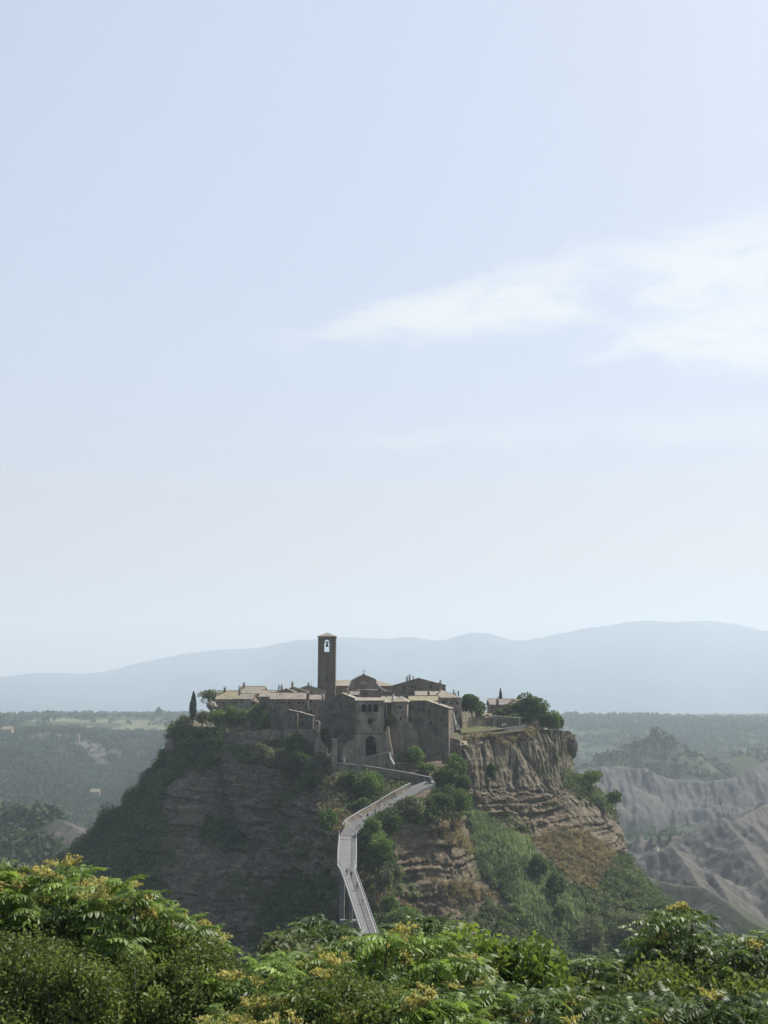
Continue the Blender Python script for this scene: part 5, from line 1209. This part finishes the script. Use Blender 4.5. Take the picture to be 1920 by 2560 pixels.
def ailanthus(label, tops, Y, nro, depth, mat, flower=.35, scale=1.0, base_px=None, below=150, nl=9, pot=None):
    """tops: crown skyline (px,py); rosettes fill from the skyline down"""
    xs = np.array([t[0] for t in tops], float); ys = np.array([t[1] for t in tops], float)
    px = RNG.uniform(xs[0], xs[-1], nro); dn = RNG.uniform(0, 1, nro) ** 1.25; top = np.interp(px, xs, ys)
    edge = np.arange(len(tops)); py = top + 26 + dn * below
    Yd = Y + RNG.uniform(-.5, .5, nro) * depth - dn * depth * .35
    C = np.array([A(a, b, c) for a, b, c in zip(px, py, Yd)])
    # one rosette right on every skyline point
    E = np.array([A(a, b + 20, Y + RNG.uniform(-.4, .4) * depth) for a, b in tops]); C = np.concatenate([E, C])
    # thin out rosettes that crowd each other
    keep = []
    for i in range(len(C)):
        if all(np.linalg.norm(C[i] - C[j]) > .27 * scale for j in keep): keep.append(i)
    C = C[keep]
    bx = at(base_px or (xs[0] + xs[-1]) / 2, 2500, Y).x; bz = gz(bx, Y) - .3
    o = empty('ailanthus_tree', (bx, Y, bz), label, 'tree', 'leafy trees below the viewpoint')
    V, Fc, t = rosettes(C, scale, nl); npmesh('crown', V, Fc, mat, o, tint=t)
    fl = C[:len(E)][::2] if flower > 0 else C[:0]; k = RNG.uniform(0, 1, len(C)) < flower; fc = C[k] + np.array([0, 0, .12])
    if len(fc):
        V, Fc, t = panicles(fc); npmesh('blossoms', V, Fc, M['panicle'], o, tint=t)
    limb_net((bx, Y, bz), [c - np.array([0, 0, .05]) for c in C], .13, max(5, len(C) // 8)).build('trunk', M['bark'], o)
def leafy(name, label, tops, Y, n, depth, mat, size, below=250, mode='bush', base_px=None, cat='tree', lobes=60, lr=.55):
    xs = np.array([t[0] for t in tops], float); ys = np.array([t[1] for t in tops], float)
    lx = RNG.uniform(xs[0], xs[-1], lobes); ld = RNG.uniform(0, 1, lobes); rpx = lr / Y * F
    ly = np.interp(lx, xs, ys) + rpx * .75 + ld * below; Yl = Y + RNG.uniform(-.5, .5, lobes) * depth - ld * depth * .3
    LC = np.array([A(a, b, c) for a, b, c in zip(lx, ly, Yl)]); k = RNG.integers(0, lobes, n)
    q = RNG.normal(size=(n, 3)); q /= np.linalg.norm(q, axis=1)[:, None]
    C = LC[k] + q * (lr * RNG.uniform(.7, 1.2, lobes)[k] * (.3 + .75 * RNG.uniform(0, 1, n) ** .6 + .6 * RNG.uniform(0, 1, n) ** 9))[:, None] * np.array([1, 1, .9])
    bx = at(base_px or (xs[0] + xs[-1]) / 2, 2500, Y).x; bz = gz(bx, Y) - .3
    o = empty(name, (bx, Y, bz), label, cat, 'leafy trees below the viewpoint')
    V, Fc = quads(C, size * RNG.uniform(.55, 1.3, n), (0, 0, 1), 2.0 if mode != 'lime' else 1.4, .25)
    t = np.clip(RNG.uniform(0, .6, lobes)[k] + RNG.uniform(0, .45, n), 0, 1)
    npmesh('crown', V, Fc, mat, o, tint=np.repeat(t, 4))
    limb_net((bx, Y, bz), [c for c in LC], .12, 8).build('trunk', M['bark_l'], o)
ailanthus('flowering tree of heaven at the left edge, its leaves reaching highest', [(-60, 2150), (0, 2152), (40, 2158), (80, 2175), (130, 2165), (165, 2148), (205, 2165), (235, 2200), (262, 2225)], 20, 149, 2.6, M['ail'], .42, below=230)
ailanthus('flowering tree of heaven with drooping boughs stepping down right on the left side', [(230, 2245), (270, 2210), (305, 2190), (340, 2185), (368, 2225), (385, 2270), (425, 2262), (440, 2290), (470, 2280), (515, 2305), (545, 2345)], 19, 122, 2.4, M['ail'], .42, below=170)
leafy('evergreen_oak', 'dense small-leaved evergreen filling the lower left corner', [(-80, 2330), (40, 2325), (120, 2340), (200, 2370), (280, 2400)], 17.5, 60000, 2.6, M['oak'], .036, 260, lobes=150, lr=.36)
leafy('evergreen_oak', 'small-leaved evergreen with silvery leaf tips right of the lower left one', [(240, 2400), (330, 2380), (420, 2340), (480, 2300), (530, 2330), (550, 2380), (600, 2450)], 18, 56000, 2.6, M['oak'], .036, 240, lobes=130, lr=.36)
ailanthus('flowering tree of heaven with a yellow ridge of blossom left of the bridge', [(560, 2440), (600, 2420), (650, 2395), (700, 2385), (740, 2370), (780, 2372), (820, 2385), (850, 2400)], 17.5, 95, 2.2, M['ail'], .4, below=170)
leafy('evergreen_oak', 'low small-leaved evergreen in the lower middle between the flowering trees', [(540, 2470), (620, 2480), (720, 2450), (800, 2440), (900, 2430), (960, 2440), (1000, 2480)], 16.5, 52000, 2.2, M['oak'], .036, 150, lobes=110, lr=.34)
leafy('young_poplar', 'spindly shoot with silvery leaves left of the bridge foot', [(668, 2400), (690, 2330), (705, 2320), (722, 2350), (760, 2345)], 20, 3500, 1.4, M['olive'], .07, 70, lobes=14, lr=.4)
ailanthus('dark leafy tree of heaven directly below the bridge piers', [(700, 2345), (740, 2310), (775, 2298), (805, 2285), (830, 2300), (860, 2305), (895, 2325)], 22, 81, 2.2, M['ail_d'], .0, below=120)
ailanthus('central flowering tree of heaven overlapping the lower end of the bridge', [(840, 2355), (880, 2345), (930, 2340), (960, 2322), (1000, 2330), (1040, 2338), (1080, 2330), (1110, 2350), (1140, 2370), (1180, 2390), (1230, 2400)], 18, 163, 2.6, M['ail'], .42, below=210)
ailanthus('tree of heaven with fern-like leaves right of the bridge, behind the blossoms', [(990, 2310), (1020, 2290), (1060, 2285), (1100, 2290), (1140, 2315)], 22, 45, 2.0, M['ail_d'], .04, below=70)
leafy('broadleaf_tree', 'lime-green broad-leaved tree with two upright shoots right of the bridge', [(1120, 2350), (1150, 2310), (1165, 2275), (1180, 2320), (1205, 2335), (1225, 2305), (1240, 2340), (1265, 2390), (1290, 2430)], 20, 9000, 2.2, M['lime'], .10, 200, 'lime', lobes=55, lr=.38)
leafy('broadleaf_tree', 'second lime-green broad-leaved tree, right of the two upright shoots', [(1290, 2400), (1315, 2350), (1340, 2345), (1352, 2335), (1365, 2370), (1390, 2400), (1415, 2430)], 19, 6500, 2.2, M['lime'], .10, 190, 'lime', lobes=40, lr=.38)
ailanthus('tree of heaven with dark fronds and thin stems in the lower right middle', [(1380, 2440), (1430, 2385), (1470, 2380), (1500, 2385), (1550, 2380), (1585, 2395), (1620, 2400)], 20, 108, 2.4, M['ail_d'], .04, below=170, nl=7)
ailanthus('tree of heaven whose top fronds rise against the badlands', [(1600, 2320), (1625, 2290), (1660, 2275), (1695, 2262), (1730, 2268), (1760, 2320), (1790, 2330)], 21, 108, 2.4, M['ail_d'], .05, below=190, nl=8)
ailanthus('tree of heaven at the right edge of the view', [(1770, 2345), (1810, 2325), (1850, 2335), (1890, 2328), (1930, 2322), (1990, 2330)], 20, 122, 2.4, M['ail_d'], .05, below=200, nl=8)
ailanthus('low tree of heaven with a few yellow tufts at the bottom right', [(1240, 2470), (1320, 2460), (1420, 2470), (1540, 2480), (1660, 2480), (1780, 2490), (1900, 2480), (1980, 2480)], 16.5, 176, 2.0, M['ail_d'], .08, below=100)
ailanthus('low flowering tree of heaven at the bottom centre', [(560, 2520), (640, 2510), (760, 2490), (880, 2490), (1000, 2480), (1120, 2470), (1220, 2480)], 16, 122, 1.6, M['ail'], .25, below=70)
leafy('evergreen_oak', 'shadowed undergrowth tree behind the flowering crowns at the right', [(1240, 2450), (1400, 2440), (1550, 2430), (1700, 2400), (1850, 2400), (2000, 2400)], 19, 26000, 2.0, M['oak'], .055, 160, lobes=70, lr=.5)
# ------------------------------------------------------------------ light
SUN_AZ, SUN_EL = 58.0, 46.0     # degrees right of the view direction, above the horizon
def build_light():
    w = bpy.data.worlds.new('World'); scene.world = w; w.use_nodes = True
    nt = w.node_tree; nt.nodes.clear()
    out = nt.nodes.new('ShaderNodeOutputWorld'); bg = nt.nodes.new('ShaderNodeBackground'); bg.inputs[1].default_value = SKY_STR
    sky = nt.nodes.new('ShaderNodeTexSky'); sky.sky_type = 'NISHITA'; sky.sun_disc = False
    sky.sun_elevation = R(SUN_EL); sky.sun_rotation = R(SUN_AZ); sky.altitude = 300
    sky.air_density = 1.0; sky.dust_density = 4.0; sky.ozone_density = 1.0
    tc = nt.nodes.new('ShaderNodeTexCoord'); sp = nt.nodes.new('ShaderNodeSeparateXYZ'); nt.links.new(tc.outputs['Generated'], sp.inputs[0])
    def mt(op, a, b=None, clamp=False):
        n = nt.nodes.new('ShaderNodeMath'); n.operation = op; n.use_clamp = clamp
        for s, v in ((0, a), (1, b)):
            if v is None: continue
            if hasattr(v, 'is_linked'): nt.links.new(v, n.inputs[s])
            else: n.inputs[s].default_value = v
        return n.outputs[0]
    def ss(v, a, b):
        n = nt.nodes.new('ShaderNodeMapRange'); n.interpolation_type = 'SMOOTHSTEP'
        nt.links.new(v, n.inputs[0]); n.inputs[1].default_value = a; n.inputs[2].default_value = b; return n.outputs[0]
    yy = mt('MAXIMUM', sp.outputs[1], .05); u = mt('DIVIDE', sp.outputs[0], yy); v = mt('DIVIDE', sp.outputs[2], yy)
    cmb = nt.nodes.new('ShaderNodeCombineXYZ'); nt.links.new(u, cmb.inputs[0]); nt.links.new(mt('MULTIPLY', v, 2.6), cmb.inputs[1])
    nz = nt.nodes.new('ShaderNodeTexNoise'); nz.inputs['Scale'].default_value = 7; nz.inputs['Detail'].default_value = 12; nz.inputs['Roughness'].default_value = .64; nz.inputs['Distortion'].default_value = .4
    nt.links.new(cmb.outputs[0], nz.inputs['Vector'])
    wob = mt('MULTIPLY', mt('SUBTRACT', nz.outputs[0], .5), .11)
    def band(p0, p1, th0, th1, amt, rough=1.0):
        a, b = at(*p0, 1), at(*p1, 1)
        t = mt('DIVIDE', mt('SUBTRACT', u, a.x), b.x - a.x)
        c = mt('ADD', mt('MULTIPLY', t, b.z - a.z), a.z)
        th = mt('ADD', mt('MULTIPLY', mt('MAXIMUM', t, 0), th1 - th0), th0)
        d = mt('DIVIDE', mt('ABSOLUTE', mt('ADD', mt('SUBTRACT', v, c), mt('MULTIPLY', wob, rough))), th)
        m = mt('MULTIPLY', ss(d, 1.0, .15), ss(t, -.05, .35))
        return mt('MULTIPLY', m, amt)
    c = mt('MAXIMUM', band((620, 845), (1920, 650), .014, .085, 1.0), band((1400, 900), (1960, 800), .014, .075, 1.0))
    c = mt('MAXIMUM', c, band((760, 1105), (1500, 1075), .012, .022, .3, .5))
    c = mt('MULTIPLY', c, ss(nz.outputs[0], .26, .56))
    veil = nt.nodes.new('ShaderNodeMix'); veil.data_type = 'RGBA'
    # thin high haze brightens the half of the sky on the sun's side
    side = mt('ADD', mt('MULTIPLY', sp.outputs[0], .38), mt('MULTIPLY', sp.outputs[1], .92))
    nt.links.new(mt('MULTIPLY', ss(side, -.25, .75), VEIL), veil.inputs[0])
    nt.links.new(sky.outputs[0], veil.inputs[6])
    dust = nt.nodes.new('ShaderNodeMix'); dust.data_type = 'RGBA'; nt.links.new(ss(sp.outputs[2], .34, .0), dust.inputs[0])
    dust.inputs[6].default_value = (*[x / SKY_STR for x in VEILC], 1); dust.inputs[7].default_value = (.46 / SKY_STR, .35 / SKY_STR, .25 / SKY_STR, 1); nt.links.new(dust.outputs[2], veil.inputs[7])
    mx = nt.nodes.new('ShaderNodeMix'); mx.data_type = 'RGBA'
    nt.links.new(mt('MULTIPLY', c, .58), mx.inputs[0]); nt.links.new(veil.outputs[2], mx.inputs[6]); mx.inputs[7].default_value = (*[x / SKY_STR for x in (.66, .65, .58)], 1)
    nt.links.new(mx.outputs[2], bg.inputs[0]); nt.links.new(bg.outputs[0], out.inputs[0])
    s = bpy.data.lights.new('sun', 'SUN'); s.energy = 5.0; s.angle = R(.6); s.color = (1, .95, .87)
    so = bpy.data.objects.new('sun', s); COL.objects.link(so)
    d = Vector((math.sin(R(SUN_AZ)) * math.cos(R(SUN_EL)), math.cos(R(SUN_AZ)) * math.cos(R(SUN_EL)), math.sin(R(SUN_EL))))
    so.rotation_euler = d.to_track_quat('Z', 'Y').to_euler()
    # the air
    mb = MB(); mb.box((0, 6500, 410), 19000, 13900, 1190)
    m = bpy.data.materials.new('haze_air'); m.use_nodes = True; n = m.node_tree; n.nodes.clear()
    o = n.nodes.new('ShaderNodeOutputMaterial'); pv = n.nodes.new('ShaderNodeVolumePrincipled')
    pv.inputs['Color'].default_value = HAZEC; pv.inputs['Density'].default_value = HAZE; pv.inputs['Anisotropy'].default_value = HAZEG
    n.links.new(pv.outputs[0], o.inputs['Volume'])
    h = mb.build('haze', m); tag(h, 'thin pale blue haze hanging in the air over the valley', 'haze', kind='stuff')
SKY_STR = .088; VEIL = .8; VEILC = (.40, .445, .545); HAZE = .00015; HAZEC = (.76, .87, .98, 1); HAZEG = .15
build_light()
scene.view_settings.view_transform = 'Standard'; scene.view_settings.look = 'None'
scene.view_settings.exposure = .68; scene.view_settings.gamma = 1
scene.cycles.max_bounces = 5; scene.cycles.diffuse_bounces = 2; scene.cycles.transmission_bounces = 3; scene.cycles.volume_bounces = 1
scene.cycles.use_adaptive_sampling = True
scene.cycles.sample_clamp_indirect = 4
